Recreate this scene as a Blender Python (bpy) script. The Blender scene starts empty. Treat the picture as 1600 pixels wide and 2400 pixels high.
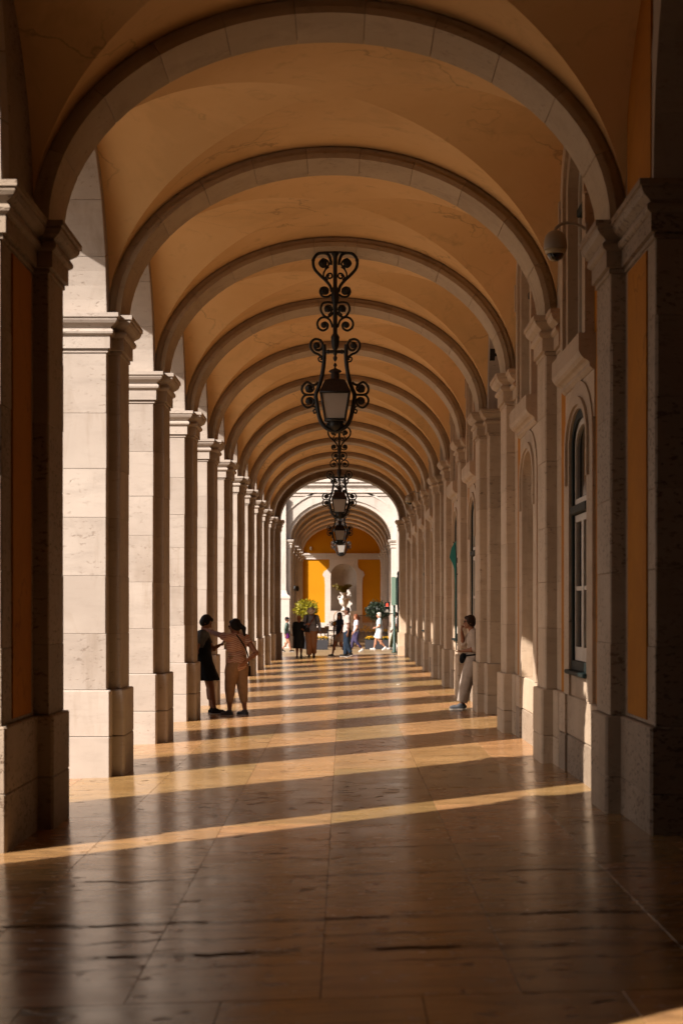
import bpy, bmesh, math, random
from mathutils import Vector, Matrix, Quaternion
R = math.radians
random.seed(7)
SC = bpy.context.scene
COL = SC.collection

# ---------------------------------------------------------------- camera, sky, sun, exposure
CAMZ = 1.75
cam_d = bpy.data.cameras.new('camera'); cam = bpy.data.objects.new('camera', cam_d); COL.objects.link(cam)
cam.location = (0, 0, CAMZ); cam.rotation_euler = (R(90), 0, 0)
cam_d.sensor_fit = 'AUTO'; cam_d.sensor_width = 36; cam_d.lens = 61.85
cam_d.shift_y = 0.094; cam_d.shift_x = -0.0021
cam_d.clip_start = 0.1; cam_d.clip_end = 3000
cam_d.dof.use_dof = True; cam_d.dof.focus_distance = 30; cam_d.dof.aperture_fstop = 2.8
SC.camera = cam
SUNV = Vector((1, 0.78, -0.845)).normalized()          # direction the light travels
world = bpy.data.worlds.new('World'); SC.world = world; world.use_nodes = True
wn = world.node_tree.nodes; wl = world.node_tree.links
bg = wn.get('Background') or wn.new('ShaderNodeBackground')
sky = wn.new('ShaderNodeTexSky'); sky.sky_type = 'NISHITA'; sky.sun_disc = False
sky.sun_elevation = math.asin(-SUNV.z); sky.sun_rotation = math.atan2(-SUNV.x, -SUNV.y) % (2*math.pi)
sky.air_density = 0.5; sky.dust_density = 5.0; sky.ozone_density = 0.3
wl.new(sky.outputs[0], bg.inputs[0]); bg.inputs[1].default_value = 0.05
sun_d = bpy.data.lights.new('sun', 'SUN'); sun_d.energy = 5.0; sun_d.angle = R(0.5); sun_d.color = (1.0, 0.905, 0.81)
sun = bpy.data.objects.new('sun', sun_d); COL.objects.link(sun)
sun.rotation_euler = SUNV.to_track_quat('-Z', 'Y').to_euler(); sun.location = (-30, -20, 40)
SC.view_settings.view_transform = 'Standard'; SC.view_settings.look = 'None'
SC.view_settings.gamma = 1; SC.view_settings.use_curve_mapping = False
SC.view_settings.exposure = 1.1
SC.render.engine = 'CYCLES'
SC.cycles.use_denoising = True
SC.cycles.max_bounces = 10; SC.cycles.diffuse_bounces = 6; SC.cycles.glossy_bounces = 4
SC.cycles.sample_clamp_indirect = 6

# ---------------------------------------------------------------- materials
def newmat(name):
    m = bpy.data.materials.new(name); m.use_nodes = True
    nt = m.node_tree; return m, nt, nt.nodes['Principled BSDF']
def nd(nt, t, **kw):
    n = nt.nodes.new(t)
    for k, v in kw.items(): setattr(n, k, v)
    return n
def setin(n, **kw):
    for k, v in kw.items(): n.inputs[k.replace('_', ' ')].default_value = v
def ramp(nt, src, p0, c0, p1, c1):
    r = nd(nt, 'ShaderNodeValToRGB'); e = r.color_ramp.elements
    e[0].position = p0; e[0].color = (*c0, 1) if len(c0) == 3 else c0
    e[1].position = p1; e[1].color = (*c1, 1) if len(c1) == 3 else c1
    nt.links.new(src, r.inputs[0]); return r.outputs[0]
def mixc(nt, fac, a, b, mode='MIX'):
    m = nd(nt, 'ShaderNodeMix', data_type='RGBA', blend_type=mode)
    for sock, v in ((m.inputs[0], fac), (m.inputs[6], a), (m.inputs[7], b)):
        if hasattr(v, 'links') or isinstance(v, bpy.types.NodeSocket): nt.links.new(v, sock)
        elif isinstance(v, (int, float)): sock.default_value = v
        else: sock.default_value = (*v, 1)
    return m.outputs[2]
def math_(nt, op, a, b=None):
    m = nd(nt, 'ShaderNodeMath', operation=op)
    for s, v in ((m.inputs[0], a), (m.inputs[1], b)):
        if v is None: continue
        if isinstance(v, bpy.types.NodeSocket): nt.links.new(v, s)
        else: s.default_value = v
    return m.outputs[0]
def noise(nt, vec, scale, detail=4, rough=.6, stretch=None, dist=0):
    if stretch:
        mp = nd(nt, 'ShaderNodeMapping'); mp.inputs['Scale'].default_value = stretch
        nt.links.new(vec, mp.inputs[0]); vec = mp.outputs[0]
    n = nd(nt, 'ShaderNodeTexNoise'); setin(n, Scale=scale, Detail=detail, Roughness=rough, Distortion=dist)
    nt.links.new(vec, n.inputs['Vector']); return n.outputs[0]
def bump(nt, bs, h, strength, dist):
    b = nd(nt, 'ShaderNodeBump'); setin(b, Strength=strength, Distance=dist)
    nt.links.new(h, b.inputs['Height']); nt.links.new(b.outputs[0], bs.inputs['Normal'])

def stone_mat(name, c1, c2, pit=1.0, rough=.62, tint=.16, spec=.3, pt=.60, at=.42):
    m, nt, bs = newmat(name)
    pos = nd(nt, 'ShaderNodeNewGeometry').outputs['Position']
    rnd = nd(nt, 'ShaderNodeObjectInfo').outputs['Random']
    off = nd(nt, 'ShaderNodeVectorMath', operation='MULTIPLY_ADD')
    cmb = nd(nt, 'ShaderNodeCombineXYZ')
    for i in range(3): nt.links.new(rnd, cmb.inputs[i])
    nt.links.new(cmb.outputs[0], off.inputs[0]); off.inputs[1].default_value = (7, 13, 5); nt.links.new(pos, off.inputs[2])
    v = off.outputs[0]
    a = noise(nt, v, 1.3, 5, .6)
    bed = noise(nt, v, 2.2, 6, .65, (1, 1, 4.5), .4)
    base = mixc(nt, ramp(nt, a, .35, (0, 0, 0), .68, (1, 1, 1)), c1, c2)
    base = mixc(nt, ramp(nt, bed, .5, (0, 0, 0), .75, (.45, .45, .45)), base, tuple(x*.72 for x in c1))
    p = noise(nt, v, 16, 3, .55, (1, 1, 2.2), .3)
    area = noise(nt, v, 1.1, 3, .5)
    pm = ramp(nt, p, pt, (0, 0, 0), pt + .09, (1, 1, 1))
    am = ramp(nt, area, at, (0, 0, 0), at + .2, (1, 1, 1))
    pits = math_(nt, 'MULTIPLY', math_(nt, 'MULTIPLY', pm, am), .75*pit)
    base = mixc(nt, pits, base, (.13, .085, .055))
    st = noise(nt, v, .9, 4, .7, (2.5, 2.5, .5), .6)
    base = mixc(nt, ramp(nt, st, .54, (0, 0, 0), .76, (.55, .55, .55)), base, (.20, .145, .10))
    val = math_(nt, 'ADD', math_(nt, 'MULTIPLY', rnd, tint), 1 - tint*.55)
    hs = nd(nt, 'ShaderNodeHueSaturation'); nt.links.new(val, hs.inputs['Value']); nt.links.new(base, hs.inputs['Color'])
    nt.links.new(hs.outputs[0], bs.inputs['Base Color'])
    bs.inputs['Roughness'].default_value = rough; bs.inputs['Specular IOR Level'].default_value = spec
    fine = noise(nt, v, 55, 4, .6)
    h = math_(nt, 'SUBTRACT', math_(nt, 'MULTIPLY', fine, .25), pits)
    bump(nt, bs, h, .5, .008)
    return m

def floor_mat(name, c1, c2, rough=.17, cracks=False, joints=None):
    m, nt, bs = newmat(name)
    pos = nd(nt, 'ShaderNodeNewGeometry').outputs['Position']
    rnd = nd(nt, 'ShaderNodeObjectInfo').outputs['Random']
    cmb = nd(nt, 'ShaderNodeCombineXYZ')
    for i in range(3): nt.links.new(rnd, cmb.inputs[i])
    off = nd(nt, 'ShaderNodeVectorMath', operation='MULTIPLY_ADD')
    nt.links.new(cmb.outputs[0], off.inputs[0]); off.inputs[1].default_value = (17, 23, 0); nt.links.new(pos, off.inputs[2])
    v = off.outputs[0]
    a = noise(nt, v, 1.0, 5, .6)
    bed = noise(nt, v, 1.6, 6, .65, (.55, 2.6, 1), .5)
    base = mixc(nt, ramp(nt, a, .35, (0, 0, 0), .65, (1, 1, 1)), c1, c2)
    base = mixc(nt, ramp(nt, bed, .48, (0, 0, 0), .72, (.55, .55, .55)), base, tuple(x*.62 for x in c1))
    p = noise(nt, v, 11, 3, .5, (.6, 1.0, 1), .4)
    area = noise(nt, v, 1.3, 3, .55)
    pm = ramp(nt, p, .61, (0, 0, 0), .67, (1, 1, 1)); am = ramp(nt, area, .40, (0, 0, 0), .56, (1, 1, 1))
    pits = math_(nt, 'MULTIPLY', math_(nt, 'MULTIPLY', pm, am), .8)
    vein = noise(nt, v, .9, 6, .6, (.35, 2.2, 1), 1.2)
    vl = ramp(nt, math_(nt, 'ABSOLUTE', math_(nt, 'SUBTRACT', vein, .5)), 0.0, (.6, .6, .6), .035, (0, 0, 0))
    base = mixc(nt, vl, base, tuple(x*.45 for x in c1))
    base = mixc(nt, pits, base, (.06, .034, .022))
    mask = math_(nt, 'MAXIMUM', math_(nt, 'MULTIPLY', pits, .75), math_(nt, 'MULTIPLY', vl, .4))
    if cracks:
        sep = nd(nt, 'ShaderNodeSeparateXYZ'); nt.links.new(pos, sep.inputs[0])
        w = noise(nt, pos, .9, 5, .6, (1, 0, 0)); w2 = noise(nt, pos, 2.2, 4, .65, (1, .3, 0))
        for y0, amp, wid in ((9.55, .5, .085), (8.65, .6, .11), (9.05, .8, .05), (8.35, .7, .03), (11.1, .9, .06), (12.3, 1.2, .035)):
            yy = math_(nt, 'ADD', sep.outputs[1], math_(nt, 'MULTIPLY', math_(nt, 'SUBTRACT', w, .5), amp))
            d = math_(nt, 'ABSOLUTE', math_(nt, 'SUBTRACT', yy, y0))
            line = ramp(nt, math_(nt, 'DIVIDE', d, wid), .25, (1, 1, 1), 1, (0, 0, 0))
            line = math_(nt, 'MULTIPLY', line, ramp(nt, w2, .35, (.35, .35, .35), .55, (1, 1, 1)))
            base = mixc(nt, math_(nt, 'MULTIPLY', line, .8), base, (.075, .04, .026))
            mask = math_(nt, 'MAXIMUM', mask, line)
    val = math_(nt, 'ADD', math_(nt, 'MULTIPLY', rnd, .40), .78)
    hue = math_(nt, 'ADD', math_(nt, 'MULTIPLY', rnd, -.022), .508)
    hs = nd(nt, 'ShaderNodeHueSaturation'); nt.links.new(val, hs.inputs['Value']); nt.links.new(hue, hs.inputs['Hue'])
    nt.links.new(base, hs.inputs['Color'])
    nt.links.new(hs.outputs[0], bs.inputs['Base Color'])
    rr = math_(nt, 'ADD', math_(nt, 'MULTIPLY', noise(nt, v, 2.0, 5, .65), .26), rough - .09)
    nt.links.new(math_(nt, 'ADD', rr, math_(nt, 'MULTIPLY', pits, .3)), bs.inputs['Roughness'])
    nt.links.new(math_(nt, 'MULTIPLY', math_(nt, 'SUBTRACT', 1.0, mask), .38), bs.inputs['Specular IOR Level'])
    h1 = noise(nt, v, 3.0, 3, .5, (.5, 2.0, 1))
    h = math_(nt, 'SUBTRACT', math_(nt, 'MULTIPLY', h1, .5), math_(nt, 'MULTIPLY', pits, .9))
    bump(nt, bs, h, .26, .006)
    return m

def plaster_mat(name, c1, c2, rough=.85, stain=.35):
    m, nt, bs = newmat(name)
    pos = nd(nt, 'ShaderNodeNewGeometry').outputs['Position']
    a = noise(nt, pos, .8, 5, .6); b = noise(nt, pos, 3.2, 6, .7, None, .6)
    base = mixc(nt, ramp(nt, a, .35, (0, 0, 0), .68, (1, 1, 1)), c1, c2)
    base = mixc(nt, ramp(nt, b, .56, (0, 0, 0), .8, (stain, stain, stain)), base, tuple(x*.7 for x in c1))
    if stain > .3:                                                # hairline cracks and old patches
        vo = nd(nt, 'ShaderNodeTexVoronoi', feature='DISTANCE_TO_EDGE'); vo.inputs['Scale'].default_value = .55
        wv = nd(nt, 'ShaderNodeVectorMath', operation='ADD'); nt.links.new(pos, wv.inputs[0])
        nn = nd(nt, 'ShaderNodeTexNoise'); setin(nn, Scale=2.2, Detail=5); nt.links.new(pos, nn.inputs['Vector']); nt.links.new(nn.outputs[1], wv.inputs[1])
        nt.links.new(wv.outputs[0], vo.inputs['Vector'])
        cr = math_(nt, 'MULTIPLY', ramp(nt, vo.outputs['Distance'], 0, (1, 1, 1), .012, (0, 0, 0)), ramp(nt, noise(nt, pos, .7, 3, .5), .46, (0, 0, 0), .58, (.5, .5, .5)))
        base = mixc(nt, cr, base, tuple(x*.3 for x in c1))
        base = mixc(nt, ramp(nt, noise(nt, pos, .45, 4, .7, None, 1.5), .52, (0, 0, 0), .60, (.16, .16, .16)), base, tuple(x*.55 for x in c1))
    nt.links.new(base, bs.inputs['Base Color'])
    bs.inputs['Roughness'].default_value = rough; bs.inputs['Specular IOR Level'].default_value = .2
    bump(nt, bs, noise(nt, pos, 22, 5, .6), .25, .006)
    return m

def plain(name, c, rough=.6, metal=0, spec=.4, var=.0, scale=20, bmp=0, emit=None):
    m, nt, bs = newmat(name); c = tuple(x*.75 for x in c)
    bs.inputs['Base Color'].default_value = (*c, 1); bs.inputs['Roughness'].default_value = rough
    bs.inputs['Metallic'].default_value = metal; bs.inputs['Specular IOR Level'].default_value = spec
    if var:
        tc = nd(nt, 'ShaderNodeTexCoord').outputs['Object']
        n = noise(nt, tc, scale, 4, .6)
        col = mixc(nt, ramp(nt, n, .3, (0, 0, 0), .7, (1, 1, 1)), tuple(x*(1-var) for x in c), tuple(min(1, x*(1+var)) for x in c))
        nt.links.new(col, bs.inputs['Base Color'])
        if bmp: bump(nt, bs, n, bmp, .01)
    if emit:
        bs.inputs['Emission Color'].default_value = (*emit[0], 1); bs.inputs['Emission Strength'].default_value = emit[1]
    return m

M = {}
M['stone'] = stone_mat('limestone', (0.343, 0.2884, 0.2464), (0.399, 0.3409, 0.294), pit=.6)
M['stone_arch'] = stone_mat('warm_vault_stone', (0.363, 0.2772, 0.1848), (0.4224, 0.33, 0.2277), pit=.6, tint=.12)
M['stone_wall'] = stone_mat('warm_wall_limestone', (.40, .302, .212), (.475, .37, .27), pit=.9)
M['stone_shaded'] = stone_mat('shaded_weathered_limestone', (0.2516, 0.1904, 0.136), (0.3128, 0.2414, 0.1782), pit=1.35, pt=.55, at=.36)  # pits are wear; the darker tone paints shade into the limestone colour
M['stone_far'] = stone_mat('pale_limestone', (0.4588, 0.4107, 0.37), (0.5106, 0.4625, 0.4218), pit=.4)
M['mortar'] = plain('mortar', (.22, .17, .13), .9, var=.3)
M['floor'] = floor_mat('polished_travertine', (0.3419, 0.1978, 0.07314), (0.4055, 0.2453, 0.09858), cracks=True)
M['floor_base'] = plain('floor_joint', (.03, .02, .013), .95, spec=0, var=.3)
M['plaza'] = plaster_mat('square_paving', (.16, .12, .082), (.19, .143, .10), .7)
M['vault'] = plaster_mat('cream_plaster', (0.6708, 0.4257, 0.1935), (0.7396, 0.4902, 0.2408), stain=.85)
M['ochre'] = plaster_mat('ochre_plaster', (0.4292, 0.1813, 0.00148), (0.4588, 0.1998, 0.00222), stain=.12)
M['ochre_old'] = plaster_mat('weathered_ochre_plaster', (.36, .135, .010), (.43, .175, .014), stain=.6)
M['iron'] = plain('wrought_iron', (.013, .014, .014), .45, .3, .5, var=.3, scale=30, bmp=.2)
M['copper'] = plain('lantern_roof', (.035, .02, .016), .55, .4, var=.3)
M['dark'] = plain('dark_interior', (.02, .018, .016), .8)
M['green_frame'] = plain('dark_green_frame', (.010, .019, .018), .65, spec=.15, var=.2)
M['white_paint'] = plain('white_paint', (.62, .56, .48), .45, var=.08)
M['pane'] = plain('window_pane', (.012, .014, .018), .05, 0, .6)
def frosted(name, c):
    m, nt, bs = newmat(name); c = tuple(x*.75 for x in c)
    bs.inputs['Base Color'].default_value = (*c, 1); bs.inputs['Roughness'].default_value = .35
    tr = nd(nt, 'ShaderNodeBsdfTranslucent'); tr.inputs[0].default_value = (*c, 1)
    mx = nd(nt, 'ShaderNodeMixShader'); mx.inputs[0].default_value = .55
    nt.links.new(bs.outputs[0], mx.inputs[1]); nt.links.new(tr.outputs[0], mx.inputs[2])
    nt.links.new(mx.outputs[0], nt.nodes['Material Output'].inputs[0]); return m
M['frost'] = frosted('frosted_glass', (.72, .66, .60))

# ---------------------------------------------------------------- mesh helpers
class MB:
    def __init__(s): s.v = []; s.f = []; s.sm = []; s.mi = []
    def add(s, vs, fs, smooth=False, mi=0):
        b = len(s.v); s.v += [tuple(p) for p in vs]
        for f in fs: s.f.append([i + b for i in f]); s.sm.append(smooth); s.mi.append(mi)
        return s
    def box(s, x0, x1, y0, y1, z0, z1, c=0.0, mi=0):
        if x1 < x0: x0, x1 = x1, x0
        if y1 < y0: y0, y1 = y1, y0
        return s.loft([(x0, y0), (x1, y0), (x1, y1), (x0, y1)],
                      [(0, z0), (0, z1)] if c <= 0 else [(-c, z0), (0, z0 + c), (0, z1 - c), (-c, z1)], mi=mi)
    def loft(s, plan, prof, mi=0, smooth=False):
        """prism over a plan polygon; prof is a list of (outward offset, z)"""
        if area(plan) < 0: plan = plan[::-1]
        n = len(plan); vs = []
        for d, z in prof:
            for (x, y) in offset(plan, d): vs.append((x, y, z))
        fs = []
        for k in range(len(prof) - 1):
            for i in range(n):
                j = (i + 1) % n
                fs.append([k*n + i, k*n + j, (k+1)*n + j, (k+1)*n + i])
        fs.append(list(range(n))[::-1]); fs.append([(len(prof)-1)*n + i for i in range(n)])
        return s.add(vs, fs, smooth, mi)
    def lathe(s, prof, seg=16, c=(0, 0, 0), smooth=True, mi=0, sx=1, sy=1):
        vs = []; fs = []
        for r, z in prof:
            for i in range(seg):
                a = 2*math.pi*i/seg; vs.append((c[0] + r*sx*math.cos(a), c[1] + r*sy*math.sin(a), c[2] + z))
        for k in range(len(prof) - 1):
            for i in range(seg):
                j = (i + 1) % seg; fs.append([k*seg+i, k*seg+j, (k+1)*seg+j, (k+1)*seg+i])
        fs.append(list(range(seg))[::-1]); fs.append([(len(prof)-1)*seg + i for i in range(seg)])
        return s.add(vs, fs, smooth, mi)
    def tube(s, pts, r, seg=8, mi=0, smooth=True):
        pts = [Vector(p) for p in pts]; n = len(pts)
        rs = r if isinstance(r, (list, tuple)) else [r]*n
        vs = []; fs = []; up = None
        for i, p in enumerate(pts):
            t = (pts[min(i+1, n-1)] - pts[max(i-1, 0)])
            t = t.normalized() if t.length > 1e-9 else Vector((0, 0, 1))
            if up is None:
                up = Vector((0, 1, 0)) if abs(t.y) < .9 else Vector((1, 0, 0))
            a = t.cross(up)
            if a.length < 1e-6: a = t.orthogonal()
            a.normalize(); b = a.cross(t).normalized(); up = b
            for k in range(seg):
                th = 2*math.pi*k/seg; vs.append(p + rs[i]*(math.cos(th)*a + math.sin(th)*b))
        for i in range(n - 1):
            for k in range(seg):
                l = (k+1) % seg; fs.append([i*seg+k, i*seg+l, (i+1)*seg+l, (i+1)*seg+k])
        fs.append(list(range(seg))[::-1]); fs.append([(n-1)*seg + k for k in range(seg)])
        return s.add(vs, fs, smooth, mi)
    def capsule(s, p0, r0, p1, r1, seg=12, flat0=False, flat1=False, mi=0):
        p0 = Vector(p0); p1 = Vector(p1); t = p1 - p0
        if t.length < 1e-6: t = Vector((0, 0, 1e-4))
        t.normalize(); pts = []; rs = []
        if flat0: pts += [p0]; rs += [r0]
        else:
            for a in (85, 60, 30, 0): pts.append(p0 - t*r0*math.sin(R(a))); rs.append(max(r0*math.cos(R(a)), 1e-4))
        if flat1: pts += [p1]; rs += [r1]
        else:
            for a in (0, 30, 60, 85): pts.append(p1 + t*r1*math.sin(R(a))); rs.append(max(r1*math.cos(R(a)), 1e-4))
        return s.tube(pts, rs, seg, mi)
    def ell(s, c, r, rot=None, seg=14, rings=9, mi=0):
        vs = []; fs = []; c = Vector(c); m = rot or Matrix.Identity(3)
        for k in range(rings + 1):
            th = math.pi*k/rings*.998 + .003
            for i in range(seg):
                a = 2*math.pi*i/seg
                vs.append(c + m @ Vector((r[0]*math.sin(th)*math.cos(a), r[1]*math.sin(th)*math.sin(a), -r[2]*math.cos(th))))
        for k in range(rings):
            for i in range(seg):
                j = (i+1) % seg; fs.append([k*seg+i, k*seg+j, (k+1)*seg+j, (k+1)*seg+i])
        fs.append(list(range(seg))[::-1]); fs.append([rings*seg + i for i in range(seg)])
        return s.add(vs, fs, True, mi)
    def mesh(s, name, mats):
        me = bpy.data.meshes.new(name); me.from_pydata(s.v, [], s.f)
        me.polygons.foreach_set('use_smooth', s.sm); me.polygons.foreach_set('material_index', s.mi)
        for m in (mats if isinstance(mats, (list, tuple)) else [mats]): me.materials.append(m)
        me.update(); return me
    def build(s, name, mats, parent=None, **kw):
        return link(name, s.mesh(name, mats), parent, **kw)
def link(name, me, parent=None, loc=None, rot=None, label=None, kind=None):
    o = bpy.data.objects.new(name, me); COL.objects.link(o)
    if parent is not None: o.parent = parent
    if loc is not None: o.location = loc
    if rot is not None: o.rotation_euler = rot
    if label: o['label'] = label
    if kind: o['kind'] = kind
    return o
def thing(name, label, cat, loc=(0, 0, 0), rz=0, group=None):
    o = link(name, None, None, loc, (0, 0, rz)); o['label'] = label; o['category'] = cat
    if group: o['group'] = group
    return o
def tag(o, label, cat, group=None):
    o['label'] = label; o['category'] = cat
    if group: o['group'] = group
    return o
def copy_tree(o, parent=None):
    c = o.copy(); COL.objects.link(c); c.parent = parent
    for ch in list(o.children): copy_tree(ch, c)
    return c
def area(p):
    return .5*sum(p[i][0]*p[(i+1) % len(p)][1] - p[(i+1) % len(p)][0]*p[i][1] for i in range(len(p)))
def offset(p, d):
    """outward offset of a counter-clockwise polygon (mitred)"""
    if abs(d) < 1e-9: return p
    n = len(p); out = []
    for i in range(n):
        a, b, c = p[i-1], p[i], p[(i+1) % n]
        def nm(u, w):
            dx, dy = w[0]-u[0], w[1]-u[1]; l = math.hypot(dx, dy) or 1; return (dy/l, -dx/l)
        n1, n2 = nm(a, b), nm(b, c)
        k = 1 + n1[0]*n2[0] + n1[1]*n2[1]
        k = max(k, .25)
        out.append((b[0] + d*(n1[0]+n2[0])/k, b[1] + d*(n1[1]+n2[1])/k))
    return out
def chamfer(plan, c):
    """cut the convex corners of a counter-clockwise plan"""
    if area(plan) < 0: plan = plan[::-1]
    n = len(plan); out = []
    for i in range(n):
        a, b, d = plan[i-1], plan[i], plan[(i+1) % n]
        cr = (b[0]-a[0])*(d[1]-b[1]) - (b[1]-a[1])*(d[0]-b[0])
        if cr > 0:
            l1 = math.hypot(b[0]-a[0], b[1]-a[1]); l2 = math.hypot(d[0]-b[0], d[1]-b[1])
            out.append((b[0] + (a[0]-b[0])*c/l1, b[1] + (a[1]-b[1])*c/l1)); out.append((b[0] + (d[0]-b[0])*c/l2, b[1] + (d[1]-b[1])*c/l2))
        else: out.append(b)
    return out
def arcpts(xc, zs, a, b, t0, t1, n):
    return [(xc - a*math.cos(t0 + (t1-t0)*i/n), zs + b*math.sin(t0 + (t1-t0)*i/n)) for i in range(n+1)]
def even_angles(a, b, n):
    """angles 0..pi that split a half ellipse into n equal lengths"""
    N = 720; L = [0]
    pr = (-a, 0)
    for i in range(1, N+1):
        t = math.pi*i/N; q = (-a*math.cos(t), b*math.sin(t)); L.append(L[-1] + math.hypot(q[0]-pr[0], q[1]-pr[1])); pr = q
    out = []; j = 0
    for k in range(n+1):
        while L[j] < L[-1]*k/n - 1e-9: j += 1
        out.append(math.pi*j/N)
    return out

# ---------------------------------------------------------------- layout numbers (metres)
S = 4.5
XL, XR = -2.335, 2.11                 # pilaster faces
PL, PR = .12, .12                     # how far pilasters stand out from the wall
WL, WR = XL - PL, XR + PR             # wall faces
XC = (XL + XR)/2; AX = (XR - XL)/2    # arch centre and half span
OUT = -3.82                           # outer face of the arcade
ZS, ZC = 4.80, 6.47                   # springing, crown of the transverse arches
PH, BH = .37, .55                     # half depth of pilaster, half depth of pier
def Yk(k): return (3.18 + k)*S
NP = 11
def fz(x): return .125*(x + 2.29)/4.35
END = 62.2

CAP = [(0, 4.40), (.012, 4.405), (.012, 4.435), (0, 4.44), (.037, 4.445), (.037, 4.575), (.05, 4.58), (.068, 4.595), (.073, 4.615), (.068, 4.635), (.045, 4.65),
       (.05, 4.665), (.065, 4.675), (.10, 4.70), (.118, 4.73), (.12, 4.752), (.135, 4.757), (.135, 4.80), (.0, 4.805)]
CAPS = CAP

def pier_plan(xw, sg, back, ya, yb, pil):
    """plan of a pier: a wall face at xw looking sg in x, with pilasters [(y, half, out)]"""
    p = [(xw - sg*back, ya), (xw, ya)]
    for (y, h, o) in pil: p += [(xw, y-h), (xw + sg*o, y-h), (xw + sg*o, y+h), (xw, y+h)]
    p += [(xw, yb), (xw - sg*back, yb)]
    return p if area(p) > 0 else p[::-1]
_cache = {}
def make_pier(parent, name, xw, sg, back, ya, yb, pil, yo=0, split=True, zt=4.40, label=None, mat='stone', n=6, keyx=''):
    """pier core > plinth stones, shaft stones, capital.  ya, yb, pil are relative to yo so piers alike share their meshes"""
    key = (xw, sg, back, round(ya, 3), round(yb, 3), tuple(pil), mat, n, keyx)
    if key not in _cache:
        plan = pier_plan(xw, sg, back, ya, yb, pil); ch = chamfer(plan, .012)
        items = []
        core = MB().loft(offset(plan, -.012), [(0, -.2), (0, 4.79)]).mesh('pier_core', M['mortar'])
        pp = offset(plan, .045); pc = chamfer(pp, .02)
        for z0, z1 in ((-.2, .42), (.424, .90)):
            items.append(('plinth_stone', MB().loft(pc, [(0, z0), (0, z1-.012), (-.012, z1)]).mesh('plinth_stone', M[mat])))
        zz = [.904 + (zt - .904)*i/n for i in range(n+1)]
        rr = random.Random(hash((round(ya, 2), sg, n)) % 1000)
        for i in range(1, n): zz[i] += rr.uniform(-.06, .06)
        for i in range(n):
            e = .0028
            dj = rr.uniform(-.0025, .0025); ch = chamfer(offset(plan, dj), rr.uniform(.005, .020))
            items.append(('stone', MB().loft(ch, [(-e, zz[i]), (0, zz[i]+e), (0, zz[i+1]-.0024-e), (-e, zz[i+1]-.0024)]).mesh('stone', M[mat])))
        items.append(('capital', MB().loft(plan, CAP).mesh('capital', M[mat])))
        items.append(('impost_stone', MB().box(xw - sg*back, xw - sg*.008, ya+.002, yb-.002, 4.79, 7.0).mesh('impost_stone', M[mat])))
        _cache[key] = (core, items)
    core, items = _cache[key]
    p = link(name, core, parent, (0, yo, 0), label=label)
    for nm, me in items: link(nm, me, p)
    return p

def make_arch(parent, yc, xc, a, zs, b, half=PH, n=11, mat='stone_arch', up=.22, step=True, name='transverse_arch'):
    key = ('arch', xc, a, zs, b, half, n, mat, up, step)
    if key not in _cache:
        ang = even_angles(a, b, n); meshes = []
        if step: sec = [(-half, 0), (half, 0), (half, .055), (half-.035, .062), (half-.035, .12), (half-.06, .125), (half-.06, up), (-half+.06, up), (-half+.06, .125), (-half+.035, .12), (-half+.035, .062), (-half, .055)]
        else: sec = [(-half, 0), (half, 0), (half, up), (-half, up)]
        def ring(t, shrink=0):
            nx, nz = -math.cos(t)/a, math.sin(t)/b; l = math.hypot(nx, nz); nx /= l; nz /= l
            cx, cz = xc - a*math.cos(t), zs + b*math.sin(t); out = []
            for (y, r) in sec:
                yy = y*(1 - shrink/half); r2 = r + (shrink if r == 0 else 0)
                out.append((cx + nx*r2, yy, cz + nz*r2))
            return out
        m = len(sec)
        for i in range(n):
            mb = MB(); g = .0016/a; t0, t1 = ang[i] + g, ang[i+1] - g; e = .0035
            ts = [(t0, e), (t0 + e/a, 0)] + [(t0 + (t1-t0)*k/4, 0) for k in (1, 2, 3)] + [(t1 - e/a, 0), (t1, e)]
            vs = []; fs = []
            for t, sh in ts: vs += ring(t, sh)
            for k in range(len(ts)-1):
                for j in range(m):
                    l = (j+1) % m; fs.append([k*m+j, (k+1)*m+j, (k+1)*m+l, k*m+l])
            fs.append(list(range(m))); fs.append([(len(ts)-1)*m + j for j in range(m)][::-1])
            mb.add(vs, fs); meshes.append(mb.mesh('voussoir', M[mat]))
        core = MB(); k = 24; vs = []; fs = []
        for i in range(k+1):
            t = math.pi*i/k; nx, nz = -math.cos(t)/a, math.sin(t)/b; l = math.hypot(nx, nz); nx /= l; nz /= l
            cx, cz = xc - a*math.cos(t), zs + b*math.sin(t)
            for (y, r) in ((-half+.07, .012), (half-.07, .012), (half-.07, up+.02), (-half+.07, up+.02)): vs.append((cx+nx*r, y, cz+nz*r))
        for i in range(k):
            for j in range(4):
                l = (j+1) % 4; fs.append([i*4+j, (i+1)*4+j, (i+1)*4+l, i*4+l])
        fs += [[0, 1, 2, 3], [k*4+3, k*4+2, k*4+1, k*4]]
        core.add(vs, fs); _cache[key] = (core.mesh('arch_core', M['mortar']), meshes)
    core, meshes = _cache[key]
    p = link(name, core, parent, (0, yc, 0))
    for me in meshes: link('voussoir', me, p)
    return p

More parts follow.
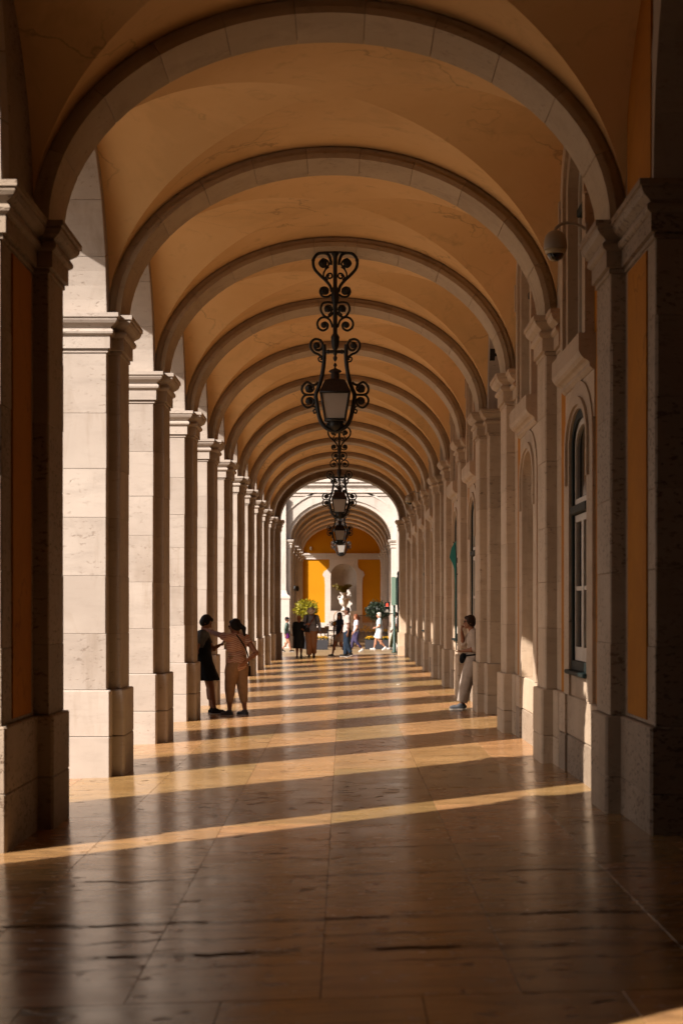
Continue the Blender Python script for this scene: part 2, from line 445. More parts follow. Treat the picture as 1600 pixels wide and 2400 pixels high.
def make_vault(parent, y0, y1, xl=WL - .03, xr=WR + .03, zs=4.79, zc=6.61, name='groin_vault'):
    """four webs meeting along straight groins"""
    key = ('vault', round(y1-y0, 3), xl, xr, zs, zc)
    if key not in _cache:
        xc, a, c, b = (xl+xr)/2, (xr-xl)/2, (y1-y0)/2, zc-zs
        mb = MB(); N, T = 40, 10
        for web in range(4):
            vs = []; fs = []
            for i in range(N+1):
                th = -math.pi/2 + math.pi*i/N; u = math.sin(th); z = zs + b*max(math.cos(th), 0)
                for j in range(T+1):
                    w = abs(u) + (1-abs(u))*j/T
                    if web == 0: p = (xc+a*u, -c*w, z)
                    elif web == 1: p = (xc+a*u, c*w, z)
                    elif web == 2: p = (xc-a*w, c*u, z)
                    else: p = (xc+a*w, c*u, z)
                    vs.append(p)
            for i in range(N):
                for j in range(T):
                    f = [i*(T+1)+j, (i+1)*(T+1)+j, (i+1)*(T+1)+j+1, i*(T+1)+j+1]
                    fs.append(f if web in (0, 3) else f[::-1])
            mb.add(vs, fs, True)
        _cache[key] = mb.mesh(name, M['vault'])
    return link(name, _cache[key], parent, (0, (y0+y1)/2, 0))

def make_side_arch(parent, y0, y1, xi=WL, xo=OUT, zs=4.80, zc=6.52, n=9, mat='stone', ztop=7.0):
    """arch of a side opening from y0 to y1: voussoirs over the opening and the spandrel masonry above"""
    key = ('side', round(y1-y0, 3), xi, xo, zs, zc, mat, n)
    a, b = (y1-y0)/2, zc-zs
    if key not in _cache:
        ang = even_angles(a, b, n); ms = []; r = .30
        def P(t, d):
            ny, nz = -math.cos(t)/a, math.sin(t)/b; l = math.hypot(ny, nz)
            return (-a*math.cos(t) + ny/l*d, zs + b*math.sin(t) + nz/l*d)
        for i in range(n):
            g = .0025/a; t0, t1 = ang[i]+g, ang[i+1]-g; k = 4; poly = [P(t0+(t1-t0)*q/k, 0) for q in range(k+1)] + [P(t1-(t1-t0)*q/k, r) for q in range(k+1)]
            m = len(poly); e = .006; vs = []
            for x, sh in ((xi, e), (xi-e, 0), (xo+e, 0), (xo, e)):
                cy = sum(p[0] for p in poly)/m; cz = sum(p[1] for p in poly)/m
                for (y, z) in poly:
                    l = math.hypot(y-cy, z-cz); f = 1 - sh/l; vs.append((x, cy+(y-cy)*f, cz+(z-cz)*f))
            fs = []
            for q in range(3):
                for j in range(m):
                    l = (j+1) % m; fs.append([q*m+j, q*m+l, (q+1)*m+l, (q+1)*m+j])
            fs.append(list(range(m))[::-1]); fs.append([3*m+j for j in range(m)])
            ms.append(MB().add(vs, fs).mesh('voussoir', M[mat]))
        sp = MB(); K = 24; vs = []; fs = []                      # spandrel
        for i in range(K+1):
            y, z = P(math.pi*i/K, .012)
            for x in (xi-.012, xo+.012): vs += [(x, y, z), (x, y, ztop)]
        for i in range(K):
            q = i*4; w = q+4
            fs += [[q, w, w+1, q+1], [q+2, q+3, w+3, w+2], [q, q+2, w+2, w], [q+1, w+1, w+3, q+3]]
        sp.add(vs, fs); _cache[key] = (sp.mesh('spandrel', M[mat]), ms)
    sp, ms = _cache[key]
    p = link('side_arch', sp, parent, (0, (y0+y1)/2, 0))
    for me in ms: link('voussoir', me, p)
    return p

def frame_arch(mb, x0, x1, yc, hw, z0, zs, b, w, zt_extra=0, seg=14, mi=0):
    """arched surround in the y-z plane: opening half width hw from z0, springing zs, rise b; band width w; from x0 to x1"""
    inner = [(-hw, z0)] + [(-hw*math.cos(math.pi*i/seg), zs + b*math.sin(math.pi*i/seg)) for i in range(seg+1)] + [(hw, z0)]
    outer = [(-hw-w, z0)] + [(-(hw+w)*math.cos(math.pi*i/seg), zs + (b+w+zt_extra)*math.sin(math.pi*i/seg)) for i in range(seg+1)] + [(hw+w, z0)]
    n = len(inner); vs = []
    for (iy, iz), (oy, oz) in zip(inner, outer):
        vs += [(x0, yc+iy, iz), (x0, yc+oy, oz), (x1, yc+oy, oz), (x1, yc+iy, iz)]
    fs = []
    for i in range(n-1):
        for j in range(4):
            l = (j+1) % 4; fs.append([i*4+j, i*4+l, (i+1)*4+l, (i+1)*4+j])
    fs += [[3, 2, 1, 0], [(n-1)*4+j for j in range(4)]]
    mb.add(vs, fs, False, mi); return mb
def arch_fill(mb, x, yc, hw, z0, zs, b, seg=14, flip=False, mi=0, th=.02):
    pts = [(-hw, z0)] + [(-hw*math.cos(math.pi*i/seg), zs + b*math.sin(math.pi*i/seg)) for i in range(seg+1)] + [(hw, z0)]
    n = len(pts); vs = [(x, yc+y, z) for y, z in pts] + [(x+th, yc+y, z) for y, z in pts]
    fs = [list(range(n)), [n+i for i in range(n)][::-1]] + [[i, n+i, n+(i+1) % n, (i+1) % n] for i in range(n)]
    mb.add(vs, fs, False, mi); return mb

def extrude_y(mb, poly, y0, y1, mi=0):
    n = len(poly); vs = [(x, y0, z) for x, z in poly] + [(x, y1, z) for x, z in poly]
    fs = [list(range(n)), [n+i for i in range(n)][::-1]] + [[i, n+i, n+(i+1) % n, (i+1) % n] for i in range(n)]
    return mb.add(vs, fs, False, mi)
def extrude_x(mb, poly, x0, x1, mi=0):
    n = len(poly); vs = [(x0, y, z) for y, z in poly] + [(x1, y, z) for y, z in poly]
    fs = [list(range(n)), [n+i for i in range(n)][::-1]] + [[i, n+i, n+(i+1) % n, (i+1) % n] for i in range(n)]
    return mb.add(vs, fs, False, mi)
def front_wall(mb, y0, y1, x0, x1, xc, a, zs, b, z0, z1, mi=0, K=28):
    """wall in the x-z plane with an arched opening"""
    mb.box(x0, xc-a, y0, y1, z0, z1, mi=mi); mb.box(xc+a, x1, y0, y1, z0, z1, mi=mi)
    vs = []; fs = []
    for i in range(K+1):
        t = math.pi*i/K; x, z = xc - a*math.cos(t), zs + b*math.sin(t)
        for y in (y0, y1): vs += [(x, y, z), (x, y, z1)]
    for i in range(K):
        q = i*4; w = q+4
        fs += [[q, w, w+1, q+1], [q+2, q+3, w+3, w+2], [q, q+2, w+2, w], [q+1, w+1, w+3, q+3]]
    return mb.add(vs, fs, False, mi)

# ---------------------------------------------------------------- ground
mb = MB(); mb.add([(-3.9, -8, fz(-3.9)-.012), (2.9, -8, fz(2.9)-.012), (2.9, 63.4, fz(2.9)-.012), (-3.9, 63.4, fz(-3.9)-.012)], [[0, 1, 2, 3]])
floor = mb.build('floor', M['floor_base'], kind='structure')
mb = MB(); q = 700
mb.add([(-q, -q, -.22), (q, -q, -.22), (q, q, -.22), (-q, q, -.22)], [[0, 1, 2, 3]])
mb.build('square_paving', M['plaza'], kind='structure')
M['street'] = floor_mat('street_paving', (0.32, 0.216, 0.116), (0.368, 0.256, 0.144), rough=.30)
mb = MB(); mb.box(-9, 12, 63.4, 106, -.2, -.02); street = mb.build('street', M['street'], kind='structure')
xj = [-3.82, -2.70, -1.82, -.95, -.10, .77, 1.63, 2.26]
def slab_mesh(x0, x1, y0, y1, rr, g=.0011, h=.0):
    mb = MB(); e = .0015; t = [rr.uniform(-.0006, .0006) for _ in range(4)]
    q = .0035; P = [(x0+g, y0+q), (x1-g, y0+q), (x1-g, y1-q), (x0+g, y1-q)]; I = [(x0+g+e, y0+q+e), (x1-g-e, y0+q+e), (x1-g-e, y1-q-e), (x0+g+e, y1-q-e)]
    vs = [(x, y, fz(x)-.03) for x, y in P] + [(x, y, fz(x)-.0025) for x, y in P] + [(x, y, fz(x)+t[i]) for i, (x, y) in enumerate(I)]
    fs = [[8, 9, 10, 11]] + [[i, (i+1) % 4, 4+(i+1) % 4, 4+i] for i in range(4)] + [[4+i, 4+(i+1) % 4, 8+(i+1) % 4, 8+i] for i in range(4)]
    return mb.add(vs, fs)
rr = random.Random(11); nslab = 0; rest = MB()
for c in range(len(xj)-1):
    y = -7.0 + rr.uniform(0, .8)
    while y < 63.3:
        L = rr.choice((1.15, 1.3, 1.6, 1.9, 2.4)); y1 = min(y + L, 63.38)
        if y < 7.6 < y1: y1 = 7.6
        sh = .43 if y < 7.55 else 0
        mbs = slab_mesh(xj[c] - (sh if c else 0), min(xj[c+1] - sh, 2.26) if c < len(xj)-2 else 2.26, y, y1, rr)
        if 6.4 < y1 and y < 58 and nslab < 299:
            mbs.build('slab', M['floor'], floor); nslab += 1
        else: rest.add(mbs.v, mbs.f)
        y = y1
rest.build('far_slabs', M['floor'], floor, kind='stuff')
for c in range(9):                                     # slabs of the street crossing
    pass

# ---------------------------------------------------------------- the near arcade building
B = thing('arcade_building', 'long vaulted stone arcade with pale limestone piers, cream groin vaults and ochre plaster wall', 'building')
# left piers
WP = (0, PH, PL)
make_pier(B, 'pier', WL, 1, WL-OUT, -1.67, BH, [WP], Yk(0), n=6, label='wide nearest pier in deep shade with an ochre plaster panel', mat='stone_shaded')
for k in range(1, NP-1): make_pier(B, 'pier', WL, 1, WL-OUT, -BH, BH, [WP], Yk(k))
make_pier(B, 'pier', WL, 1, WL-OUT, -BH, END-Yk(10), [WP, (1.95, .45, .26)], Yk(10), label='wide last pier with two pilasters under the exit arch')
for (y0, y1) in ((4.22, 10.9), (-6.0, 2.8)):
    make_pier(B, 'pier', WL, 1, WL-OUT, y0-(y0+y1)/2, y1-(y0+y1)/2, [], (y0+y1)/2, mat='stone_shaded', n=5, keyx='tall')
# ochre panels of the nearest piers
mb = MB(); mb.box(WL-.3, WL+.012, 13.02, 13.78, .93, 4.38, .006); mb.build('plaster_panel', M['ochre_old'], B)
mb = MB(); mb.box(WR-.012, WR+.3, 12.92, 13.76, .93, 4.38, .006); mb.build('plaster_panel', M['ochre_old'], B)
mb = MB(); mb.box(WR-.010, WR+.3, 12.75, 13.80, 4.85, 6.3, .006); mb.build('plaster_panel', M['ochre_old'], B)
# transverse arches and vaults
for k in range(-3, NP): make_arch(B, Yk(k), XC, AX, ZS, ZC-ZS)
vs_ = []
for k in range(-3, NP-1): make_vault(B, Yk(k)+PH-.06, Yk(k+1)-PH+.06)
make_vault(B, Yk(10)+PH-.06, 60.87); make_vault(B, -6.0, Yk(-3)-PH+.06)
# exit arch
XLf, XRf = WL+.26, WR-.30
make_arch(B, 61.26, (XLf+XRf)/2, (XRf-XLf)/2, 4.80, 1.54, .45, 11, 'stone_shaded', .5, name='exit_arch')
mb = MB(); front_wall(mb, 61.76, END-.02, OUT+.02, 7.2, (XLf+XRf)/2, (XRf-XLf)/2+.02, 4.8, 1.56, -.2, 12); mb.build('end_wall', M['stone_far'], B)
# side arches of the openings to the square
ops = [(10.9, 12.64), (2.8, 4.22)] + [(Yk(k)+BH, Yk(k+1)-BH) for k in range(0, NP-1)]
for y0, y1 in ops: make_side_arch(B, y0, y1)
mb = MB(); mb.box(OUT, OUT+.45, -6, END, 6.98, 12); mb.box(OUT-.25, OUT, -6.2, END+.2, 7.1, 7.5); mb.box(OUT, 7.5, -6.4, -6.0, -.2, 12)
mb.build('upper_wall', M['ochre'], B)
mb = MB(); mb.box(OUT+.45, 7.5, -6, END, 7.0, 7.25); mb.build('roof_slab', M['mortar'], B)
mb = MB(); mb.box(7.2, 7.5, -6, END, -.2, 12); mb.build('rear_wall', M['dark'], B)

# right wall: pilasters on stone backing, bays between
HB = .80
make_pier(B, 'pilaster', WR, -1, .5, -1.71, HB, [(0, PH, PR)], Yk(0), mat='stone_shaded', label='nearest pilaster in deep shade with a pitted plinth')
for k in range(1, NP-1): make_pier(B, 'pilaster', WR, -1, .5, -HB, HB, [(0, PH, PR)], Yk(k), mat='stone_wall')
make_pier(B, 'pilaster', WR, -1, .5, -HB, END-Yk(10), [(0, PH, PR), (1.95, .45, .30)], Yk(10), mat='stone_wall')
make_pier(B, 'pilaster', WR, -1, .5, -8.25, 8.25, [], 2.25, mat='stone_shaded', n=5, keyx='tall', label='plain wall of stone beside the camera')
LEDGE = [(WR-.155, 4.19), (WR-.155, 4.03), (WR-.15, 4.02), (WR-.135, 3.99), (WR-.11, 3.965), (WR-.08, 3.95), (WR-.06, 3.93), (WR-.06, 3.90), (WR-.03, 3.87), (WR+.15, 3.87), (WR+.15, 4.19)]
def window_unit(parent, yc, hw, z0, zs, b, trans, bar, name='window', green=True, xo=0.0):
    mb = MB(); f = .085
    frame_arch(mb, WR+.05+xo, WR+.15+xo, yc, hw-f, z0+f, zs, b-f, f); mb.box(WR+.05+xo, WR+.15+xo, yc-hw, yc+hw, z0, z0+f)
    w = mb.build(name, M['green_frame'] if green else M['white_paint'], parent)
    h2 = hw - f - .004; xs = WR+.075+xo
    mb = MB(); frame_arch(mb, xs, xs+.05, yc, h2-.06, trans+.06, zs, b-f-.06, .058); mb.box(xs, xs+.05, yc-h2, yc+h2, trans, trans+.06); mb.build('sash', M['white_paint'], w)
    mb = MB(); mb.box(xs-.05, xs+.06, yc-h2, yc+h2, trans-.09, trans-.004, .012); mb.build('transom', M['green_frame'], w)
    for sg in (-1, 1):
        mb = MB(); ya, yb = (yc+.003, yc+h2) if sg > 0 else (yc-h2, yc-.003); t = .065; zb, zt = z0+f+.004, trans-.095
        mb.box(xs, xs+.05, ya, ya+t, zb, zt); mb.box(xs, xs+.05, yb-t, yb, zb, zt)
        mb.box(xs+.001, xs+.049, ya+t, yb-t, zb, zb+.13); mb.box(xs+.001, xs+.049, ya+t, yb-t, zt-t, zt); mb.box(xs+.004, xs+.044, ya+t, yb-t, bar-.02, bar+.02)
        mb.build('sash', M['white_paint'], w)
        for z_0, z_1 in ((zb+.13, bar-.02), (bar+.02, zt-t)):
            mb = MB(); mb.box(xs+.02, xs+.03, ya+t, yb-t, z_0, z_1); mb.build('pane', M['pane'], w)
    mb = MB(); arch_fill(mb, xs+.02, yc, h2-.06, trans+.06, zs, b-f-.06, th=.01); mb.build('pane', M['pane'], w)
    mb = MB(); mb.box(xs-.09, xs+.05, yc-hw-.03, yc+hw+.03, z0-.045, z0-.004, .008); mb.build('sill', M['green_frame'], w)
    return w
def right_bay(k, kind):
    yc = Yk(k) + S/2; h = S/2 - HB; hw = .62
    if kind == 'passage':
        make_side_arch(B, yc-h, yc+h, WR, WR+1.2)
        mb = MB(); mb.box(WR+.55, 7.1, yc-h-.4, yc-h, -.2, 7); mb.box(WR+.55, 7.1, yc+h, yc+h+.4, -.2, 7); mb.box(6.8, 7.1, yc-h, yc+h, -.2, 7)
        mb.build('passage_wall', M['stone_shaded'], B)
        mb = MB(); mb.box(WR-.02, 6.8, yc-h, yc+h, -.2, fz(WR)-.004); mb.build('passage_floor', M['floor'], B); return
    mb = MB(); mb.box(WR+.16, WR+.5, yc-h, yc+h, -.2, 7.0); mb.build('wall_back', M['stone_shaded'], B)
    for sg in (-1, 1):
        y0, y1 = sorted((yc+sg*(hw+.385), yc+sg*h))
        mb = MB(); mb.box(WR-.004, WR+.158, y0, y1, .905, 4.195); mb.build('plaster_panel', M['ochre_old'], B)
        y0, y1 = sorted((yc+sg*.90, yc+sg*h))
        mb = MB(); mb.box(WR-.002, WR+.158, y0, y1, 4.2, 7.0); mb.build('plaster_panel', M['ochre_old'], B)
    for i, (y0, y1) in enumerate(((yc-h+.05, yc-.92), (yc-.915, yc+.915), (yc+.92, yc+h-.05))):
        pr = .035 if i != 1 else .012
        mb = MB(); mb.box(WR-pr, WR+.157, y0, y1, -.2, .50, .012); mb.build('plinth_stone', M['stone_shaded'], B)
        mb = MB(); mb.box(WR-pr, WR+.157, y0, y1, .504, .90, .012); mb.build('plinth_stone', M['stone_wall'], B)
    mb = MB(); frame_arch(mb, WR-.035, WR+.159, yc, hw, .905, 3.30, .33, .38, -.13)
    mb.build('door_surround' if kind == 'blind' else 'window_surround', M['stone_wall'], B)
    mb = MB(); frame_arch(mb, WR-.06, WR-.03, yc, hw+.10, 2.95, 3.30, .36, .075); mb.build('hood_moulding', M['stone_wall'], B)
    mb = MB(); frame_arch(mb, WR-.02, WR+.158, yc, hw+.38, 3.0, 3.30, .25, .0, .38); 
    mb = MB(); mb.box(WR-.018, WR+.158, yc-hw-.385, yc-hw+.05, 3.45, 3.87); mb.box(WR-.018, WR+.158, yc+hw-.05, yc+hw+.385, 3.45, 3.87); mb.box(WR-.017, WR+.158, yc-hw+.05, yc+hw-.05, 3.66, 3.87)
    mb.build('hood_panel', M['stone_wall'], B)
    if kind == 'window':
        mb = MB(); mb.box(WR-.012, WR+.158, yc-hw+.002, yc+hw-.002, .905, 1.11, .006); mb.build('apron', M['stone_wall'], B)
        window_unit(B, yc, hw, 1.16, 3.30, .33, 2.74, 1.94, xo=-.06)
    else:
        for (z0, z1) in ((.905, 1.55), (1.555, 2.3), (2.305, 3.1)):
            mb = MB(); mb.box(WR+.10, WR+.158, yc-hw, yc+hw, z0, z1, .005); mb.build('infill_stone', M['stone_shaded'], B)
        mb = MB(); arch_fill(mb, WR+.10, yc, hw, 3.105, 3.30, .33, th=.055); mb.build('infill_stone', M['stone_shaded'], B)
    mb = MB(); extrude_y(mb, LEDGE, yc-1.0, yc+1.0); mb.build('ledge', M['stone_wall'], B)
    mb = MB(); frame_arch(mb, WR-.05, WR+.159, yc, .58, 4.192, 5.75, .42, .14); mb.build('window_surround', M['stone_wall'], B)
    mb = MB(); frame_arch(mb, WR-.085, WR+.159, yc, .722, 4.192, 5.75, .55, .17); mb.box(WR-.10, WR+.1, yc-.93, yc-.86, 5.45, 5.78); mb.box(WR-.10, WR+.1, yc+.86, yc+.93, 5.45, 5.78)
    mb.build('window_surround', M['stone_wall'], B)
    window_unit(B, yc, .578, 4.24, 5.75, .42, 5.62, 5.05, green=False, xo=.0)
kinds = ['window', 'blind', 'passage', 'window', 'window', 'passage', 'blind', 'window', 'blind', 'window']
for k in range(0, NP-1): right_bay(k, kinds[k])
# dark side passage beside the nearest pilaster
mb = MB(); mb.box(6.8, 7.1, 10.5, 12.6, -.2, 7); mb.build('passage_wall', M['stone_shaded'], B)
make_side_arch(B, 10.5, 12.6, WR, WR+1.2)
mb = MB(); mb.box(WR+.55, 7.1, 12.6, 13.0, -.2, 7); mb.box(WR+.55, 7.1, 10.1, 10.5, -.2, 7); mb.build('passage_wall', M['stone_shaded'], B)
mb = MB(); mb.box(WR-.02, 6.8, 10.5, 12.6, -.2, fz(WR)-.004); mb.build('passage_floor', M['floor'], B)

# ---------------------------------------------------------------- the arcade building across the street
F = thing('arcade_building', 'sunlit arcade building across the street with balustrade and bright ochre end wall', 'building')
FY = 78.3
mb = MB(); front_wall(mb, FY, FY+.85, -14, 16, XC, AX+.16, 4.82, ZC-ZS+.12, -.2, 7.0); mb.build('facade_wall', M['stone_far'], F)
make_arch(F, FY+.5, XC, AX+.02, 4.8, ZC-ZS, .42, 11, 'stone_far', .30, False)
mb = MB(); frame_ = []
seg = 28; vs = []; fs = []                                     # moulded band round the arch on the front
for i in range(seg+1):
    t = math.pi*i/seg
    for d, y in ((.42, FY), (.42, FY-.05), (.50, FY-.05), (.50, FY)): vs.append((XC-(AX+.16+d)*math.cos(t), y, 4.82+(ZC-ZS+.12+d)*math.sin(t)))
for i in range(seg):
    for j in range(4): fs.append([i*4+j, (i+1)*4+j, (i+1)*4+(j+1) % 4, i*4+(j+1) % 4])
mb.add(vs, fs); mb.build('archivolt', M['stone_far'], F)
for sg in (-1, 1):                                              # capitals and piers of the front arch
    xw = XC + sg*(AX+.02)
    pl = [(xw, FY-.06), (xw, FY+.92), (xw+sg*.5, FY+.92), (xw+sg*.5, FY-.06)]
    if area(pl) < 0: pl = pl[::-1]
    mb = MB(); mb.loft(chamfer(pl, .012), [(0, -.2), (0, 4.42)]); p = mb.build('pier', M['stone_far'], F)
    for z in (1.55, 2.25, 2.95, 3.65):
        pass
    mb = MB(); mb.loft(pl, CAP); mb.build('capital', M['stone_far'], p)
    mb = MB(); mb.loft(offset(pl, .05), [(0, -.2), (0, .9)]); mb.build('plinth_stone', M['stone_far'], p)
    # giant pilaster of the front
    x0 = XC + sg*(AX+.22); x1 = x0 + sg*1.3
    mb = MB(); mb.box(x0, x1, FY-.24, FY+.1, -.2, 6.735, .01); g = mb.build('giant_pilaster', M['stone_far'], F)
    pl = [(x0, FY-.24), (x1, FY-.24), (x1, FY+.1), (x0, FY+.1)]
    if area(pl) < 0: pl = pl[::-1]
    mb = MB(); mb.loft(pl, [(.16, -.2), (.16, 2.15), (.18, 2.16), (.19, 2.22), (.17, 2.30), (.10, 2.33), (.05, 2.40), (.02, 2.52), (0.003, 2.54)]); mb.build('pedestal', M['stone_far'], g)
for z0, z1, pr in ((6.74, 6.88, .03), (6.88, 6.95, .09), (7.12, 7.2, .06), (7.2, 7.34, .13), (7.34, 7.46, .20)):
    mb = MB(); mb.box(-14.4, 16.4, FY-.02-pr, FY+.9, z0, z1-.003, .012); mb.build('cornice', M['stone_far'], F)
mb = MB(); mb.box(-14, 16, FY-.03, FY+.85, 6.93, 7.12); mb.build('frieze', M['stone_far'], F)
bal = MB().lathe([(.075, 0), (.075, .06), (.04, .08), (.045, .12), (.085, .26), (.075, .34), (.04, .50), (.04, .54), (.07, .56), (.07, .62)], 10).mesh('baluster', M['stone_far'])
for i in range(30): link('baluster', bal, F, (-3.2 + i*.225, FY+.1, 7.62))
mb = MB(); mb.box(-14, 16, FY-.02, FY+.22, 7.46, 7.615, .01); mb.box(-14, 16, FY-.02, FY+.22, 8.245, 8.4, .01); mb.build('balustrade_rail', M['stone_far'], F)
FP = [82.1, 86.6, 91.1, 95.6, 100.1]; FEND = 104.0
for y in FP:
    make_pier(F, 'pier', WL, 1, WL-OUT, -BH, BH, [WP], y, mat='stone_far', n=4)
    make_pier(F, 'pier', WR, -1, 1.2, -BH, BH, [(0, PH, PR)], y, mat='stone_far', n=4)
    make_arch(F, y, XC, AX, ZS, ZC-ZS, PH, 7, 'stone_far')
edges = [FY+.85] + FP + [FEND]
for i in range(len(edges)-1):
    y0 = edges[i] + (PH-.06 if i else 0); y1 = edges[i+1] - (PH-.06 if i+2 < len(edges) else 0)
    make_vault(F, y0, y1)
    a0 = edges[i] + (BH if i else 0.08); a1 = edges[i+1] - (BH if i+2 < len(edges) else .29)
    make_side_arch(F, a0, a1, mat='stone_far', n=7)
mb = MB(); mb.box(WR+.02, WR+.5, FY+.85, FEND, -.2, 7.0); mb.build('side_wall', M['ochre'], F)
mb = MB(); mb.box(OUT, WL, FEND-.29, FEND+.5, -.2, 7.0, .01); mb.build('end_pier', M['stone_far'], F)
mb = MB(); mb.box(OUT, WR+.5, FEND-.29, FEND-.1, 4.6, 4.601); 
mb = MB(); mb.box(OUT, OUT+.45, FY+.85, FEND+.5, 6.98, 10); mb.box(OUT, 14, FY+.9, FEND+1, 7.0, 7.2); mb.build('roof_slab', M['stone_far'], F)
# end wall with its niche
NX = .0; NR = .77
mb = MB(); front_wall(mb, FEND, FEND+.3, OUT, WR+.5, NX, NR, 3.63, NR, 1.6, 7.0); mb.box(OUT, WR+.5, FEND, FEND+.3, -.2, 1.6); mb.build('end_wall', M['ochre'], F)
mb = MB(); vs = []; fs = []; A_, Z_ = 18, 8
for j in range(Z_+9):
    for i in range(A_+1):
        t = math.pi*i/A_
        if j <= Z_: r, z = NR, 1.6 + (3.63-1.6)*j/Z_
        else:
            ph = math.pi/2*(j-Z_)/8*.999; r, z = NR*math.cos(ph), 3.63 + NR*math.sin(ph)
        vs.append((NX - r*math.cos(t), FEND + .02 + r*math.sin(t)*.9, z))
n = A_+1
for j in range(Z_+8):
    for i in range(A_): fs.append([j*n+i, j*n+i+1, (j+1)*n+i+1, (j+1)*n+i])
mb.add(vs, fs, True); niche = mb.build('niche', M['stone_far'], F)
mb = MB(); vs = [(NX-NR, FEND-.0, 1.6), (NX+NR, FEND-.0, 1.6), (NX+NR, FEND+.8, 1.6), (NX-NR, FEND+.8, 1.6)]; mb.add(vs, [[0, 1, 2, 3]]); mb.build('niche_floor', M['stone_far'], F)
inner = [(NR, .9), (NR, 1.61), (NR, 2.2), (NR, 2.8), (NR, 3.3), (NR, 3.63)] + [(NR*math.cos(R(a)), 3.63 + NR*math.sin(R(a))) for a in (12, 24, 36, 48, 60, 75, 90)]
outer = [(1.10, .9), (1.10, 1.6), (1.10, 2.2), (1.10, 2.8), (1.10, 3.15), (1.13, 3.55), (1.24, 3.72), (1.16, 3.92), (1.00, 4.02), (.86, 4.16), (.82, 4.36), (.84, 4.64), (0, 4.64)]
vs = []; fs = []
for sg in (-1, 1):
    b0 = len(vs)
    for (ix, iz), (ox, oz) in zip(inner, outer):
        vs += [(NX+sg*ix, FEND-.06, iz), (NX+sg*ox, FEND-.06, oz), (NX+sg*ox, FEND+.01, oz), (NX+sg*ix, FEND+.03, iz)]
    for i in range(len(inner)-1):
        for j in range(4): fs.append([b0+i*4+j, b0+(i+1)*4+j, b0+(i+1)*4+(j+1) % 4, b0+i*4+(j+1) % 4])
mb = MB(); mb.add(vs, fs); mb.box(NX-NR+.002, NX+NR-.002, FEND-.058, FEND+.01, .9, 1.6); mb.build('niche_surround', M['stone_far'], F)
mb = MB(); mb.box(WL+.002, WR+.02, FEND-.09, FEND+.01, -.2, .9, .01); mb.build('plinth_stone', M['stone_far'], F)
mb = MB(); mb.box(WL+.002, WR+.02, FEND-.09, FEND+.01, 4.64, 4.80, .01); mb.box(WL+.002, WR+.02, FEND-.15, FEND+.01, 4.80, 4.90, .01); mb.box(WL+.002, WR+.02, FEND-.22, FEND+.01, 4.90, 4.99, .01); mb.build('cornice', M['stone_far'], F)
mb = MB(); make_pier(F, 'pier', WR, -1, .3, -.5, .1, [], FEND-.3, mat='stone_far', n=4)

